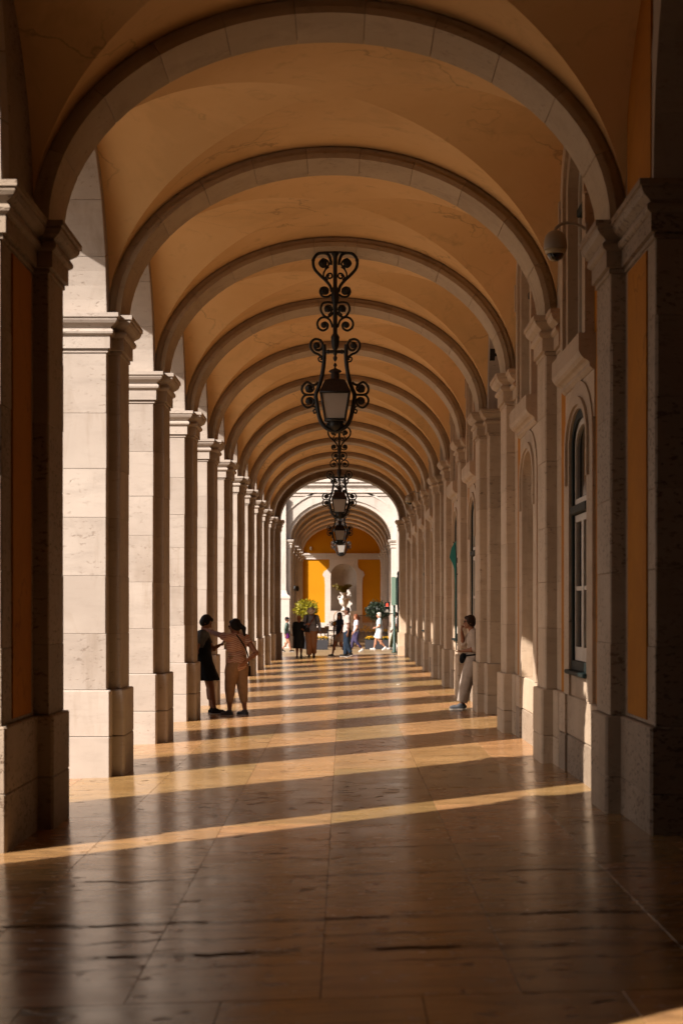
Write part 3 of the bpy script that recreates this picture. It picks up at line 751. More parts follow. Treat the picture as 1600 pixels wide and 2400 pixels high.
# ---------------------------------------------------------------- hanging lanterns
def smooth(pts, k=5):
    P = [Vector(p) for p in pts]; out = []
    for i in range(len(P)-1):
        p0, p1, p2, p3 = P[max(i-1, 0)], P[i], P[i+1], P[min(i+2, len(P)-1)]
        for j in range(k):
            t = j/k
            out.append(.5*((2*p1) + (p2-p0)*t + (2*p0-5*p1+4*p2-p3)*t*t + (3*p1-p0-3*p2+p3)*t**3))
    out.append(P[-1]); return out
def lp(x, y, d=0): return ((x-550)/905, d, -(y-80)/905)
def make_lantern():
    t = thing('hanging_lantern', '', 'lantern')
    I = M['iron']
    mb = MB(); mb.box(-.23, .23, -.05, .05, -.02, .02); mb.lathe([(.055, 0), (.05, -.03), (.03, -.06), (.028, -.3), (.028, -.46), (.05, -.50), (.055, -.6), (.045, -.66), (.03, -.7), (.03, -1.08), (.05, -1.11), (.058, -1.13), (.052, -1.2), (.045, -1.26), (.025, -1.30), (.02, -1.33)][::-1], 14)
    mb.build('stem', I, t)
    mb = MB(); mb.lathe([(.003, -1.455), (.022, -1.43), (.03, -1.40), (.014, -1.375), (.026, -1.35), (.03, -1.31)], 12); mb.build('finial', I, t)
    mb = MB(); mb.tube([lp(395, 1275), lp(705, 1275)], .022, 10)
    for x in (470, 630): mb.ell(lp(x, 1275), (.02, .03, .03))
    mb.build('crossbar', I, t)
    scr = [
        ([(455, 240), (400, 262), (360, 215), (405, 165), (460, 190), (470, 240), (430, 285), (385, 285)][:7], (408, 212, 48), .012),
        ([(500, 235), (500, 190), (470, 115), (410, 92), (335, 108), (288, 180), (300, 275), (360, 350), (440, 425), (490, 490), (510, 560)], None, .019),
        ([(480, 355), (462, 372), (480, 398), (512, 380), (505, 340), (465, 345), (440, 385), (460, 415), (420, 395), (412, 340), (440, 285), (475, 260)], None, .011),
        ([(505, 590), (460, 618), (400, 610), (370, 562), (385, 518), (425, 505), (462, 528), (458, 570), (430, 585)], (420, 550, 45), .014),
        ([(520, 690), (460, 682), (400, 698), (378, 765), (405, 830), (450, 862), (500, 840), (525, 800)], (465, 765, 38), .014),
        ([(440, 800), (428, 755), (455, 722), (495, 728), (512, 768), (492, 812), (470, 835), (500, 842)], None, .010),
        ([(520, 985), (492, 905), (440, 866), (378, 872), (338, 925), (348, 988), (400, 1022), (450, 1000), (462, 952), (430, 925), (392, 940)], (415, 955, 38), .014),
        ([(395, 1340), (345, 1305), (300, 1285), (258, 1230), (262, 1165), (310, 1125), (372, 1140), (400, 1190), (375, 1250), (325, 1255), (300, 1205), (330, 1170)], (335, 1200, 36), .015),
        ([(395, 1400), (360, 1388), (350, 1355), (372, 1340), (390, 1360), (375, 1372)], None, .010),
        ([(345, 1640), (320, 1665), (280, 1675), (215, 1640), (160, 1690), (155, 1750), (200, 1790), (320, 1790)], None, .015),
        ([(280, 1680), (295, 1720), (262, 1756), (215, 1750), (203, 1705), (235, 1672)], (240, 1712, 42), .012),
        ([(320, 1792), (200, 1795), (155, 1840), (162, 1900), (215, 1945), (272, 1925), (295, 1870), (262, 1832), (215, 1842), (205, 1890)], (240, 1872, 42), .014),
        ([(285, 1925), (315, 1950), (325, 2000), (300, 2010), (290, 1980), (312, 1965)], None, .010),
        ([(520, 2140), (480, 2125), (455, 2155), (480, 2185), (515, 2175)], None, .011),
    ]
    for mir in (1, -1):
        for pts, boss, r in scr:
            mb = MB(); mb.tube([(mir*p.x, p.y, p.z) for p in smooth([lp(x, y) for x, y in pts])], r*1.12, 7)
            if boss:
                c = lp(boss[0], boss[1]); mb.ell((mir*c[0], 0, c[2]), (boss[2]/905, .022, boss[2]/905), seg=12, rings=7)
            for (x, y) in (pts[len(pts)//2],):
                c = lp(x, y); mb.ell((mir*c[0], 0, c[2]), (r*1.4, r*1.4, r*1.4), seg=8, rings=5)
            mb.build('scroll', I, t)
        mb = MB(); mb.tube([(mir*p.x, p.y, p.z) for p in smooth([lp(*q) for q in [(412, 1190), (420, 1270), (416, 1400), (402, 1510), (382, 1610), (345, 1720), (318, 1795), (335, 1930), (368, 2080), (415, 2165), (490, 2215), (550, 2222)]])], .028, 8); mb.build('yoke_arm', I, t)
        mb = MB(); mb.tube([lp(550+mir*-120, 1640), lp(550+mir*-180, 1770)], .008, 6); mb.build('stay_rod', I, t)
    zt, zb = -(1775-80)/905, -(2100-80)/905; ht, hb = .187, .128
    mb = MB()
    for sx in (-1, 1):
        for sy in (-1, 1): mb.tube([(sx*ht, sy*ht, zt), (sx*hb, sy*hb, zb)], .014, 6)
    for h, z, r in ((ht, zt, .02), (hb, zb, .02)):
        for a, b in (((-h, -h), (h, -h)), ((h, -h), (h, h)), ((h, h), (-h, h)), ((-h, h), (-h, -h))): mb.tube([(*a, z), (*b, z)], r, 6)
    mb.build('lamp_frame', I, t)
    for a, b in (((-1, -1), (1, -1)), ((1, -1), (1, 1)), ((1, 1), (-1, 1)), ((-1, 1), (-1, -1))):
        mb = MB(); v = [(a[0]*ht*.98, a[1]*ht*.98, zt), (b[0]*ht*.98, b[1]*ht*.98, zt), (b[0]*hb*.98, b[1]*hb*.98, zb), (a[0]*hb*.98, a[1]*hb*.98, zb)]
        mb.add(v, [[0, 1, 2, 3]]); mb.build('pane', M['frost'], t)
    mb = MB(); sq = [(-1, -1), (1, -1), (1, 1), (-1, 1)]
    mb.loft([(x*.13, y*.13) for x, y in sq], [(.075, zt+.005), (.07, zt+.02), (.0, zt+.165), (-.05, zt+.185)]); mb.build('roof', M['copper'], t)
    mb = MB(); mb.lathe([(.075, zt+.18), (.055, zt+.20), (.055, zt+.27), (.088, zt+.285), (.075, zt+.305), (.03, zt+.325), (.012, zt+.335), (.012, zt+.35), (.026, zt+.37), (.014, zt+.395), (.002, zt+.41)], 14); mb.build('chimney', M['copper'], t)
    mb = MB(); mb.lathe([(.02, zb-.14), (.05, zb-.125), (.09, zb-.085), (.10, zb-.06), (.085, zb-.04), (.12, zb-.02)], 14); mb.build('base_cup', I, t)
    return t
lan = make_lantern()
spots = [(XC, Yk(2), ZC, 'ornate black iron lantern hanging nearest the camera from the third arch'),
         (XC, Yk(7), ZC, 'second ornate iron lantern, silhouetted against the bright exit arch'),
         ((XLf+XRf)/2, 61.26, 6.34, 'third iron lantern hanging inside the exit arch, low against the ochre lunette'),
         (XC, FY+.5, ZC, 'farthest and smallest iron lantern, sunlit under the front arch across the street')]
for i, (x, y, z, lab) in enumerate(spots):
    o = lan if i == 0 else copy_tree(lan)
    o.location = (x, y, z); o['label'] = lab; o['group'] = 'wrought iron lanterns along the arcade axis'

# ---------------------------------------------------------------- small wall fittings
M['cam_body'] = plain('camera_housing', (.42, .36, .29), .4)
M['cam_dome'] = plain('camera_dome', (.004, .004, .006), .04, 0, .8)
M['cam_ring'] = plain('camera_ring', (.62, .52, .34), .35)
def dome_camera():
    t = thing('security_camera', '', 'camera')
    mb = MB(); mb.lathe([(.002, .175), (.035, .172), (.06, .16), (.085, .13), (.098, .09), (.103, .05), (.103, .02), (.098, .01)][::-1], 20); mb.build('housing', M['cam_body'], t)
    mb = MB(); mb.lathe([(.078, -.03), (.092, -.012), (.096, .008)], 20); mb.build('ring', M['cam_ring'], t)
    mb = MB(); mb.lathe([(.003, -.092), (.03, -.088), (.055, -.072), (.072, -.045), (.077, -.025)], 20); mb.build('dome', M['cam_dome'], t)
    mb = MB(); mb.tube(smooth([(0, 0, .17), (.01, 0, .2), (.06, 0, .235), (.14, 0, .24), (.22, 0, .215), (.27, 0, .18)]), .014, 8); mb.box(.26, .28, -.05, .05, .1, .24); mb.build('arm', M['cam_body'], t)
    return t
dc = dome_camera(); dc.location = (1.845, 15.35, 4.87)
dc['label'] = 'dome security camera on a curved arm beside the nearest upper window'; dc['group'] = 'dome security cameras'
d2 = copy_tree(dc); d2.location = (1.66, 44.6, 4.46); d2['label'] = 'far small dome security camera just right of the exit arch'
M['black'] = plain('black_plastic', (.012, .012, .012), .5)
mb = MB(); extrude_x(mb, [(-.06, .08), (.04, .03), (.03, -.08), (-.015, -.085)], -.07, .0); mb.box(0, .06, -.02, .02, -.02, .02)
tag(mb.build('wall_speaker', M['black'], None, loc=(2.16, 25.2, 5.38)), 'small black wedge speaker high on the right wall under the vault', 'speaker')
M['teal'] = plain('teal_fabric', (.03, .30, .30), .6, var=.2, scale=6)
tl = thing('feather_flag', 'slim teal feather flag fixed to the right wall behind a pilaster', 'flag', (2.15, 33.6, 0))
mb = MB(); mb.tube([(0, 0, .95), (0, 0, 2.7), (-.02, 0, 2.95), (-.06, .02, 3.02)], .010, 6); mb.tube([(0, 0, 1.05), (.085, 0, 1.05)], .012, 6); mb.tube([(0, 0, 2.4), (.085, 0, 2.4)], .012, 6); mb.build('pole', M['iron'], tl)
mb = MB(); pr = [(.012, 1.0), (.02, 1.6), (.03, 2.2), (.05, 2.5), (.10, 2.62), (.165, 2.72), (.12, 2.9), (.05, 3.0), (.01, 3.03)]
vs = []; fs = []
for w, z in pr: vs += [(0.0, -.004, z), (-.8*w, -.05*w, z), (-.8*w, .01, z), (0, .006, z)]
for i in range(len(pr)-1):
    for j in range(4): fs.append([i*4+j, (i+1)*4+j, (i+1)*4+(j+1) % 4, i*4+(j+1) % 4])
mb.add(vs, fs); mb.build('banner', M['teal'], tl)
mb = MB(); mb.lathe([(.05, 0), (.055, .004), (.05, .012), (.02, .014)], 16); tag(mb.build('paper_lid', M['white_paint'], None, loc=(1.19, 38.0, fz(1.19)+.001)), 'small round white paper lid lying on the sunlit floor', 'lid')
for i, y in enumerate((85.2, 86.5)):
    mb = MB(); mb.box(-.05, .0, -.05, .05, -.12, .12, .015); mb.ell((.05, 0, 0), (.07, .09, .14)); o = mb.build('wall_lamp', M['black'], None, loc=(XL+.03 if i else WL+.05, y, 2.72))
    tag(o, ['black wall lamp on the far arcade pier, left one of two', 'black wall lamp on the far arcade pier, right one of two'][i], 'wall lamp', 'black lamps on the far pier')
mb = MB(); mb.ell((0, 0, 0), (.07, .08, .11)); mb.box(-.03, .03, .05, .12, -.03, .03); tag(mb.build('floodlight', M['white_paint'], None, loc=(-1.93, FEND-.12, 5.28)), 'small white floodlight on the deep orange lunette of the end wall', 'floodlight')

# ---------------------------------------------------------------- traffic lights at the crossing
M['tl_green'] = plain('pole_green', (.018, .055, .042), .45, var=.2)
M['tl_back'] = plain('signal_backboard', (.17, .26, .20), .5)
M['tl_lens'] = plain('signal_visor', (.24, .29, .14), .5)
M['red_lit'] = plain('red_signal', (.5, .02, .01), .4, emit=((1, .07, .03), 1.0))
M['grey_lens'] = plain('grey_lens', (.30, .27, .23), .4)
def traffic_light(x, y, mat, back, vis, label, H, right=.06):
    t = thing('traffic_light', label, 'traffic light', (x, y, -.02), 0, 'traffic lights at the crossing')
    mb = MB(); mb.lathe([(.11, 0), (.11, .04), (.075, .07), (.07, .35), (.05, .38), (.05, H)], 14); mb.build('pole', mat, t)
    mb = MB(); mb.box(right, right+.12, -.14, .14, H-.02, H+1.08, .02); h = mb.build('housing', mat, t)
    if back:
        mb = MB(); mb.box(right-.17, right-.01, -.16, .16, H-.04, H+1.10, .01); mb.build('backboard', M['tl_back'], t)
    else:
        mb = MB(); mb.ell((.02, 0, H+1.22), (.09, .09, .10)); mb.tube([(0, 0, H), (0, 0, H+1.15)], .06, 10); mb.build('pole_cap', mat, t)
    for k in range(4 if back else 3):
        z = H + .94 - k*(.26 if back else .34)
        mb = MB(); vs = []; fs = []
        for i in range(13):
            a = R(-20 + 220*i/12)
            for r, d in ((.105, 0), (.105, .19), (.115, .19), (.115, 0)): vs.append((right+.12+d*(1 if d == 0 else .55+.45*max(math.sin(a), 0)), r*math.cos(a), z+r*math.sin(a)))
        for i in range(12):
            for j in range(4): fs.append([i*4+j, (i+1)*4+j, (i+1)*4+(j+1) % 4, i*4+(j+1) % 4])
        mb.add(vs, fs); mb.build('visor', vis, h)
        mb = MB(); mb.ell((right+.125, 0, z), (.03, .1, .1)); mb.build('lens', M['grey_lens'], h)
    return t
g = traffic_light(2.01, 70.0, M['tl_green'], True, M['tl_lens'], 'green pole traffic light with pale backboard and a pedestrian signal showing red', 1.92, .06)
mb = MB(); mb.box(-.40, -.17, -.10, .06, 1.60, 2.02, .01); pb = mb.build('pedestrian_signal', M['black'], g)
mb = MB(); mb.tube([(-.29, 0, 1.6), (-.29, 0, 1.55), (-.02, 0, 1.55)], .02, 8); mb.build('bracket', M['tl_green'], g)
def tri(mb, x0, x1, y, z0, z1, head=True):
    c = (x0+x1)/2; w = (x1-x0)/2
    extr = [(c-w, z0), (c+w, z0), (c+w*.5, z0+(z1-z0)*.75), (c-w*.5, z0+(z1-z0)*.75)]
    extrude_y(mb, extr, y-.008, y)
    if head: mb.ell((c, y-.004, z1-.02), (.024, .01, .024), seg=10, rings=6)
mb = MB(); mb.box(-.37, -.20, -.108, -.101, 1.84, 1.99); mb.build('lens', M['black'], pb)
mb = MB(); tri(mb, -.335, -.235, -.11, 1.855, 1.975); mb.build('red_figure', M['red_lit'], pb)
mb = MB(); tri(mb, -.35, -.22, -.102, 1.63, 1.76, False); mb.build('lens', M['grey_lens'], pb)
for z in (1.83, 1.615):
    mb = MB(); mb.box(-.40, -.17, -.20, -.10, z, z+.012); mb.build('visor', M['grey_lens'], pb)
traffic_light(1.99, 63.6, M['black'], False, M['white_paint'], 'black traffic light with round cap standing just inside the exit pier', 1.80, .07)

# ---------------------------------------------------------------- planters, shrubs and cafe things across the street
def leafmat(name, c):
    m, nt, bs = newmat(name); rnd = nd(nt, 'ShaderNodeNewGeometry').outputs['Random Per Island']
    col = mixc(nt, rnd, tuple(x*.3 for x in c), tuple(x*1.1 for x in c)); nt.links.new(col, bs.inputs['Base Color'])
    bs.inputs['Roughness'].default_value = .5
    tr = nd(nt, 'ShaderNodeBsdfTranslucent'); nt.links.new(col, tr.inputs[0]); mx = nd(nt, 'ShaderNodeMixShader'); mx.inputs[0].default_value = .3
    nt.links.new(bs.outputs[0], mx.inputs[1]); nt.links.new(tr.outputs[0], mx.inputs[2]); nt.links.new(mx.outputs[0], nt.nodes['Material Output'].inputs[0]); return m
M['leaf'] = leafmat('bright_leaf', (.33, .29, .012)); M['leaf_dark'] = leafmat('dark_leaf', (.018, .036, .014)); M['leaf_dry'] = leafmat('dry_leaf', (.30, .22, .03))
M['petal'] = leafmat('yellow_petal', (.75, .42, .01)); M['petal_o'] = leafmat('orange_petal', (.65, .16, .02))
M['planter'] = plain('planter_grey', (.035, .034, .04), .6, var=.2)
M['bark'] = plain('bark', (.09, .06, .04), .9, var=.4)
M['wood'] = plain('brown_wood', (.13, .065, .03), .55, var=.3)
def leaves(mb, c, r, n, size, rr, shell=.55, up=0):
    for _ in range(n):
        d = Vector((rr.gauss(0, 1), rr.gauss(0, 1), rr.gauss(0, 1))).normalized(); q = rr.uniform(shell, 1.0)*(1+.12*math.sin(5*d.x+3*d.z)*math.cos(4*d.y))
        p = Vector(c) + Vector((d.x*r[0], d.y*r[1], d.z*r[2]))*q
        a = Vector((rr.gauss(0, 1), rr.gauss(0, 1), rr.gauss(0, 1)+up)).normalized(); b = a.orthogonal().normalized(); b = (Quaternion(a, rr.uniform(0, 6.28)) @ b); s_ = size*rr.uniform(.6, 1.4)
        mb.add([p - b*s_*.4, p + a*s_*.5 - b*.0, p + a*s_*1.1, p + a*s_*.5 + b*s_*.45], [[0, 1, 2, 3]])
def shrub(x, y, label, lm, rx, zc, seed, pot=True):
    rr = random.Random(seed); t = thing('potted_shrub', label, 'shrub', (x, y, -.02), 0, 'round shrubs in pots across the street')
    mb = MB(); leaves(mb, (0, 0, zc), (rx, rx, .43), 2800, .115, rr, .3); mb.build('foliage', M[lm], t)
    mb = MB(); mb.tube([(0, 0, .4), (.02, 0, .9), (0, .01, zc-.2)], [.035, .03, .022], 8)
    for k in range(5):
        a = k*1.3; mb.tube([(0, 0, zc-.35), (.25*math.cos(a), .25*math.sin(a), zc+.05)], .012, 5)
    mb.build('trunk', M['bark'], t)
    mb = MB(); mb.box(-.24, .24, -.24, .24, 0, .52, .015); mb.box(-.27, .27, -.27, .27, .46, .55, .01); mb.build('pot', M['planter'], t)
shrub(-1.60, 76.2, 'bright yellow-green round potted shrub in the sun behind the man in the hat', 'leaf', .52, 1.72, 3)
shrub(1.52, 79.0, 'dark green round potted shrub in the shade before the ochre wall', 'leaf_dark', .55, 1.66, 5)
def flower_box(x, y, w, d, h, label, seed, legs=False, n=160):
    rr = random.Random(seed); t = thing('flower_planter', label, 'planter', (x, y, -.02), 0, 'planters of yellow flowers')
    mb = MB(); z0 = .25 if legs else 0
    mb.box(-w/2, w/2, -d/2, d/2, z0, h, .01); mb.build('box', M['planter'], t)
    if legs:
        for sx in (-1, 1):
            mb = MB(); mb.box(sx*(w/2-.03)-.02, sx*(w/2-.03)+.02, -d/2, d/2, 0, z0-.002); mb.build('leg', M['planter'], t)
    mb = MB()
    for _ in range(n): leaves(mb, (rr.uniform(-w/2, w/2)*.95, rr.uniform(-d/2, d/2)*.9, h+.03), (.05, .05, .05), 3, .07, rr, .2, .6)
    mb.build('greenery', M['leaf_dark'], t)
    mb = MB()
    for _ in range(n//2): 
        c = (rr.uniform(-w/2, w/2)*.95, rr.uniform(-d/2, d/2)*.9, h+rr.uniform(.05, .14)); leaves(mb, c, (.035, .035, .03), 9, .05, rr, .3, .5)
    mb.build('blossom', M['petal'], t, kind='stuff')
flower_box(-.98, 75.2, .62, .35, .42, 'small dark planter with yellow flowers beside the man in tan trousers', 1, n=60)
flower_box(1.43, 76.0, 1.02, .36, .40, 'long dark planter of yellow flowers on the ground at the right of the terrace', 2)
# slatted rail with flowers behind
rr = random.Random(9); t = thing('flower_rail', 'black slatted rail topped with yellow flowers behind the long planter', 'railing', (1.25, 82.5, -.02), 0)
mb = MB(); mb.box(-.8, .8, -.03, .03, .60, .64); mb.box(-.8, .8, -.03, .03, .20, .24); mb.build('rail', M['black'], t)
slat = MB().box(-.012, .012, -.012, .012, .24, .60).mesh('slat', M['black'])
for i in range(27): link('slat', slat, t, (-.78 + i*.06, 0, 0))
for x in (-.79, .79):
    mb = MB(); mb.box(x-.02, x+.02, -.02, .02, 0, .6); mb.build('post', M['black'], t)
mb = MB()
for _ in range(70): leaves(mb, (rr.uniform(-.8, .8), rr.uniform(-.08, .08), rr.uniform(.67, .78)), (.035, .035, .03), 9, .055, rr, .3, .5)
for c in ((-.25, 0, .85), (-.1, 0, .82)): leaves(mb, c, (.12, .1, .12), 50, .06, rr, .3, .5)
mb.build('blossom', M['petal'], t, kind='stuff')
# glass wind screen
m, nt, bs = newmat('tinted_glass'); bs.inputs['Base Color'].default_value = (.30, .17, .10, 1); bs.inputs['Roughness'].default_value = .08; bs.inputs['Transmission Weight'].default_value = .0; bs.inputs['Alpha'].default_value = .38; M['tint'] = m
t = thing('glass_screen', 'tinted glass wind screen with slim metal frame on the right of the terrace', 'screen', (1.40, 84.0, -.02))
mb = MB(); mb.box(-.78, .78, -.01, .01, .1, 1.42); mb.build('pane', M['tint'], t)
mb = MB()
for x in (-.80, .0, .80): mb.box(x-.015, x+.015, -.02, .02, 0, 1.45)
mb.box(-.815, .815, -.021, .021, 1.42, 1.452); mb.build('frame', M['wood'], t)
# chairs
M['canvas'] = plain('tan_canvas', (.26, .17, .10), .8, var=.15)
def cafe_chair(x, y, rz, label):
    t = thing('cafe_chair', label, 'chair', (x, y, -.02), rz, 'dark cafe chairs on the terrace')
    lg = [(-.24, -.22), (.24, -.22), (.24, .22), (-.24, .22)]
    for (a, b) in lg:
        mb = MB(); mb.box(a-.018, a+.018, b-.018, b+.018, 0, .46 if b < 0 else .88); mb.build('leg', M['black'], t)
    mb = MB(); mb.box(-.26, .26, -.24, .24, .43, .47, .008); mb.build('seat', M['canvas'], t)
    mb = MB(); mb.box(-.26, .26, .20, .235, .62, .90, .008); mb.build('backrest', M['wood'], t)
    for sx in (-1, 1):
        mb = MB(); mb.box(sx*.25-.02, sx*.25+.02, -.22, .22, .645, .67); mb.build('armrest', M['black'], t)
cafe_chair(-.98, 80.0, R(180), 'dark cafe chair with tan seat beyond the man in tan trousers')
cafe_chair(-.62, 86.0, R(70), 'dark cafe chair turned sideways under the sunlit ochre wall')
cafe_chair(-.25, 82.0, R(-30), 'dark cafe chair behind the woman with long black hair')
# little table with an orange bouquet, hoop trolley
t = thing('cafe_table', 'small round dark cafe table left of the niche', 'table', (-.45, 84.0, -.02))
mb = MB(); mb.lathe([(.33, .70), (.34, .715), (.33, .73)], 20); mb.build('table_top', M['wood'], t)
mb = MB(); mb.lathe([(.2, 0), (.19, .02), (.03, .05), (.025, .70)], 12); mb.build('pedestal', M['black'], t)
rr = random.Random(21); t = thing('flower_bouquet', 'bouquet of orange and yellow flowers standing on the small cafe table', 'bouquet', (-.45, 84.0, .712))
mb = MB(); leaves(mb, (0, 0, .30), (.26, .2, .16), 150, .09, rr, .2); mb.build('foliage', M['leaf_dark'], t)
mb = MB(); leaves(mb, (0, -.05, .30), (.28, .2, .18), 130, .08, rr, .3); mb.build('blossom', M['petal_o'], t)
mb = MB(); leaves(mb, (0.05, -.12, .33), (.12, .1, .1), 70, .07, rr, .3); mb.build('yellow_blossom', M['petal'], t)
mb = MB(); mb.lathe([(.05, 0), (.07, .06), (.06, .14), (.05, .17)], 12); mb.build('vase', M['frost'], t)
M['brass'] = plain('brass', (.28, .15, .06), .35, .9)
t = thing('brass_trolley', 'brass trolley with two arched hoops in front of the niche', 'trolley', (-.02, 92.0, -.02))
mb = MB(); mb.box(-.5, .5, -.28, .28, .22, .28, .01); mb.build('deck', M['wood'], t)
for yy, w, h in ((-.25, .50, 1.62), (.25, .50, 1.62), (-.05, .34, 1.36)):
    mb = MB(); mb.tube(smooth([(-w, yy, .28), (-w, yy, h-.45), (-w*.85, yy, h-.12), (-w*.45, yy, h), (0, yy, h+.02), (w*.45, yy, h), (w*.85, yy, h-.12), (w, yy, h-.45), (w, yy, .28)]), .02, 8); mb.build('hoop', M['brass'], t)
for sx in (-1, 1):
    for sy in (-1, 1):
        mb = MB(); mb.lathe([(.001, -.03), (.1, -.03), (.11, 0), (.1, .03), (.001, .03)], 14); o = mb.build('wheel', M['black'], t, loc=(sx*.4, sy*.22, .11), rot=(R(90), 0, 0))
# urn in the niche with its plant
M['urn'] = stone_mat('white_marble', (.56, .50, .45), (.64, .58, .53), pit=.3)
t = thing('garden_urn', 'large white stone urn on a foot standing in the niche', 'urn', (NX+.02, FEND-.05, 1.602))
mb = MB(); mb.lathe([(.20, 0), (.20, .04), (.15, .07), (.10, .14), (.075, .20), (.10, .25), (.115, .265)], 24); mb.build('foot', M['urn'], t)
mb = MB(); mb.lathe([(.09, .262), (.18, .32), (.255, .43), (.285, .55), (.275, .66), (.23, .75), (.16, .82), (.145, .88), (.16, .95), (.215, 1.02), (.255, 1.06), (.25, 1.075), (.20, 1.06), (.12, .95)], 28); b = mb.build('bowl', M['urn'], t)
mb = MB()
for i in range(14):
    a = 2*math.pi*i/14; mb.ell((.265*math.cos(a), .265*math.sin(a), .69), (.05, .05, .06), seg=8, rings=5)
mb.build('garland', M['urn'], b)
for sg in (-1, 1):
    mb = MB(); mb.tube(smooth([(sg*.26, 0, .68), (sg*.34, 0, .72), (sg*.33, 0, .84), (sg*.24, 0, .86), (sg*.17, 0, .84)]), .022, 8); mb.build('handle', M['urn'], t)
rr = random.Random(4); t = thing('arching_plant', 'dry yellow-green arching plant growing out of the urn', 'plant', (NX+.02, FEND-.05, 2.55))
for sg, nm in ((1, 'frond'),):
    for i in range(46):
        a = rr.uniform(0, 6.28); L = rr.uniform(.4, .75); mb = MB(); pts = []
        bias = -.12
        for k in range(6):
            q = k/5; pts.append((math.cos(a)*L*q*.75 + bias*q, math.sin(a)*L*q*.4, .05 + L*1.75*q - L*1.05*q*q))
        mb.tube(pts, [.006, .008, .008, .007, .005, .002], 4)
        for k in range(1, 6):
            for s2 in (-1, 1): leaves(mb, pts[k], (.035, .03, .03), 3, .10, rr, .2, -.3)
        mb.build(nm, M['leaf_dry'], t)

# ---------------------------------------------------------------- people
from mathutils import noise as mnoise
def cloth(name, c, rough=.85, stripe=None):
    m, nt, bs = newmat(name); c = tuple(x*.75 for x in c); tc = nd(nt, 'ShaderNodeTexCoord').outputs['Object']
    n = noise(nt, tc, 14, 4, .6); col = mixc(nt, ramp(nt, n, .3, (0, 0, 0), .7, (1, 1, 1)), tuple(x*.86 for x in c), tuple(min(x*1.1, 1) for x in c))
    if stripe:
        sep = nd(nt, 'ShaderNodeSeparateXYZ'); nt.links.new(tc, sep.inputs[0])
        zz = math_(nt, 'ADD', sep.outputs[2], math_(nt, 'MULTIPLY', math_(nt, 'SUBTRACT', noise(nt, tc, 3.5, 2, .5), .5), .07))
        zz = math_(nt, 'ADD', zz, math_(nt, 'MULTIPLY', sep.outputs[0], stripe[2]))
        sn = math_(nt, 'SINE', math_(nt, 'MULTIPLY', zz, 2*math.pi/stripe[1]))
        col = mixc(nt, ramp(nt, sn, .35, (0, 0, 0), .6, (1, 1, 1)), col, stripe[0])
    nt.links.new(col, bs.inputs['Base Color']); bs.inputs['Roughness'].default_value = rough; bs.inputs['Specular IOR Level'].default_value = .15
    bump(nt, bs, noise(nt, tc, 45, 3, .6), .2, .004); return m
def skin(name, c):
    m, nt, bs = newmat(name); c = tuple(x*.75 for x in c); bs.inputs['Base Color'].default_value = (*c, 1); bs.inputs['Roughness'].default_value = .55
    bs.inputs['Specular IOR Level'].default_value = .3; return m
M['skin'] = skin('skin', (.42, .20, .12)); M['skin_tan'] = skin('tanned_skin', (.27, .115, .06)); M['skin_dark'] = skin('brown_skin', (.16, .07, .042))
M['hair_black'] = cloth('black_hair', (.010, .008, .007), .5); M['hair_brown'] = cloth('brown_hair', (.035, .018, .012), .5)
M['hair_blond'] = cloth('blond_hair', (.34, .17, .06), .6); M['hair_white'] = cloth('white_hair', (.62, .58, .50), .6); M['hair_red'] = cloth('auburn_hair', (.20, .06, .025), .6)
M['eye'] = plain('eye', (.01, .008, .008), .2); M['lips'] = plain('lips', (.28, .075, .055), .5); M['sunglass'] = plain('sunglasses', (.004, .004, .005), .08, 0, .7)

def remesh(mb, name, mats, parent, vox, sm=4, wr=0.0, seed=0, mat=None):
    o = mb.build(name, mats, parent)
    r = o.modifiers.new('r', 'REMESH'); r.mode = 'VOXEL'; r.voxel_size = vox
    s_ = o.modifiers.new('s', 'SMOOTH'); s_.factor = .5; s_.iterations = sm
    dg = bpy.context.evaluated_depsgraph_get(); me = bpy.data.meshes.new_from_object(o.evaluated_get(dg), preserve_all_data_layers=False, depsgraph=dg)
    o.modifiers.clear(); old = o.data; o.data = me; bpy.data.meshes.remove(old)
    me.materials.clear(); me.materials.append(mats)
    me.polygons.foreach_set('use_smooth', [True]*len(me.polygons))
    if wr:
        nm = [v.normal.copy() for v in me.vertices]
        for v, n in zip(me.vertices, nm):
            p = v.co; f = mnoise.noise(Vector((p.x*9+seed, p.y*9, p.z*5+p.x*6))) + .6*mnoise.noise(Vector((p.x*20, p.y*20+seed, p.z*11)))
            v.co = p + n*wr*f
    me.update(); return o

JD = dict(hipR=(.050, 0, .50), hipL=(-.050, 0, .50), kneeR=(.055, .012, .275), kneeL=(-.055, .012, .275), ankR=(.055, -.008, .045), ankL=(-.055, -.008, .045),
          toeR=(.062, .095, .012), toeL=(-.062, .095, .012), pel=(0, -.004, .52), bel=(0, 0, .61), chest=(0, 0, .725), neck=(0, -.004, .835), head=(0, .012, .925),
          shR=(.103, -.005, .800), shL=(-.103, -.005, .800), elR=(.130, -.02, .635), elL=(-.130, -.02, .635), wrR=(.135, .03, .495), wrL=(-.135, .03, .495), gaze=(0, 1, -.1))
def walk(s=1.0, arm=1.0):
    """mid-stride joints, right leg forward"""
    a = .13*s
    return dict(kneeR=(.045, .09*s, .285), ankR=(.045, a+.01, .048), toeR=(.048, a+.10, .03), kneeL=(-.045, .01, .28), ankL=(-.045, -a-.03, .085), toeL=(-.048, -a+.045, .012),
                elR=(.128, -.05*arm, .64), wrR=(.118, -.04*arm, .50), elL=(-.128, .005, .635), wrL=(-.118, .09*arm, .52))
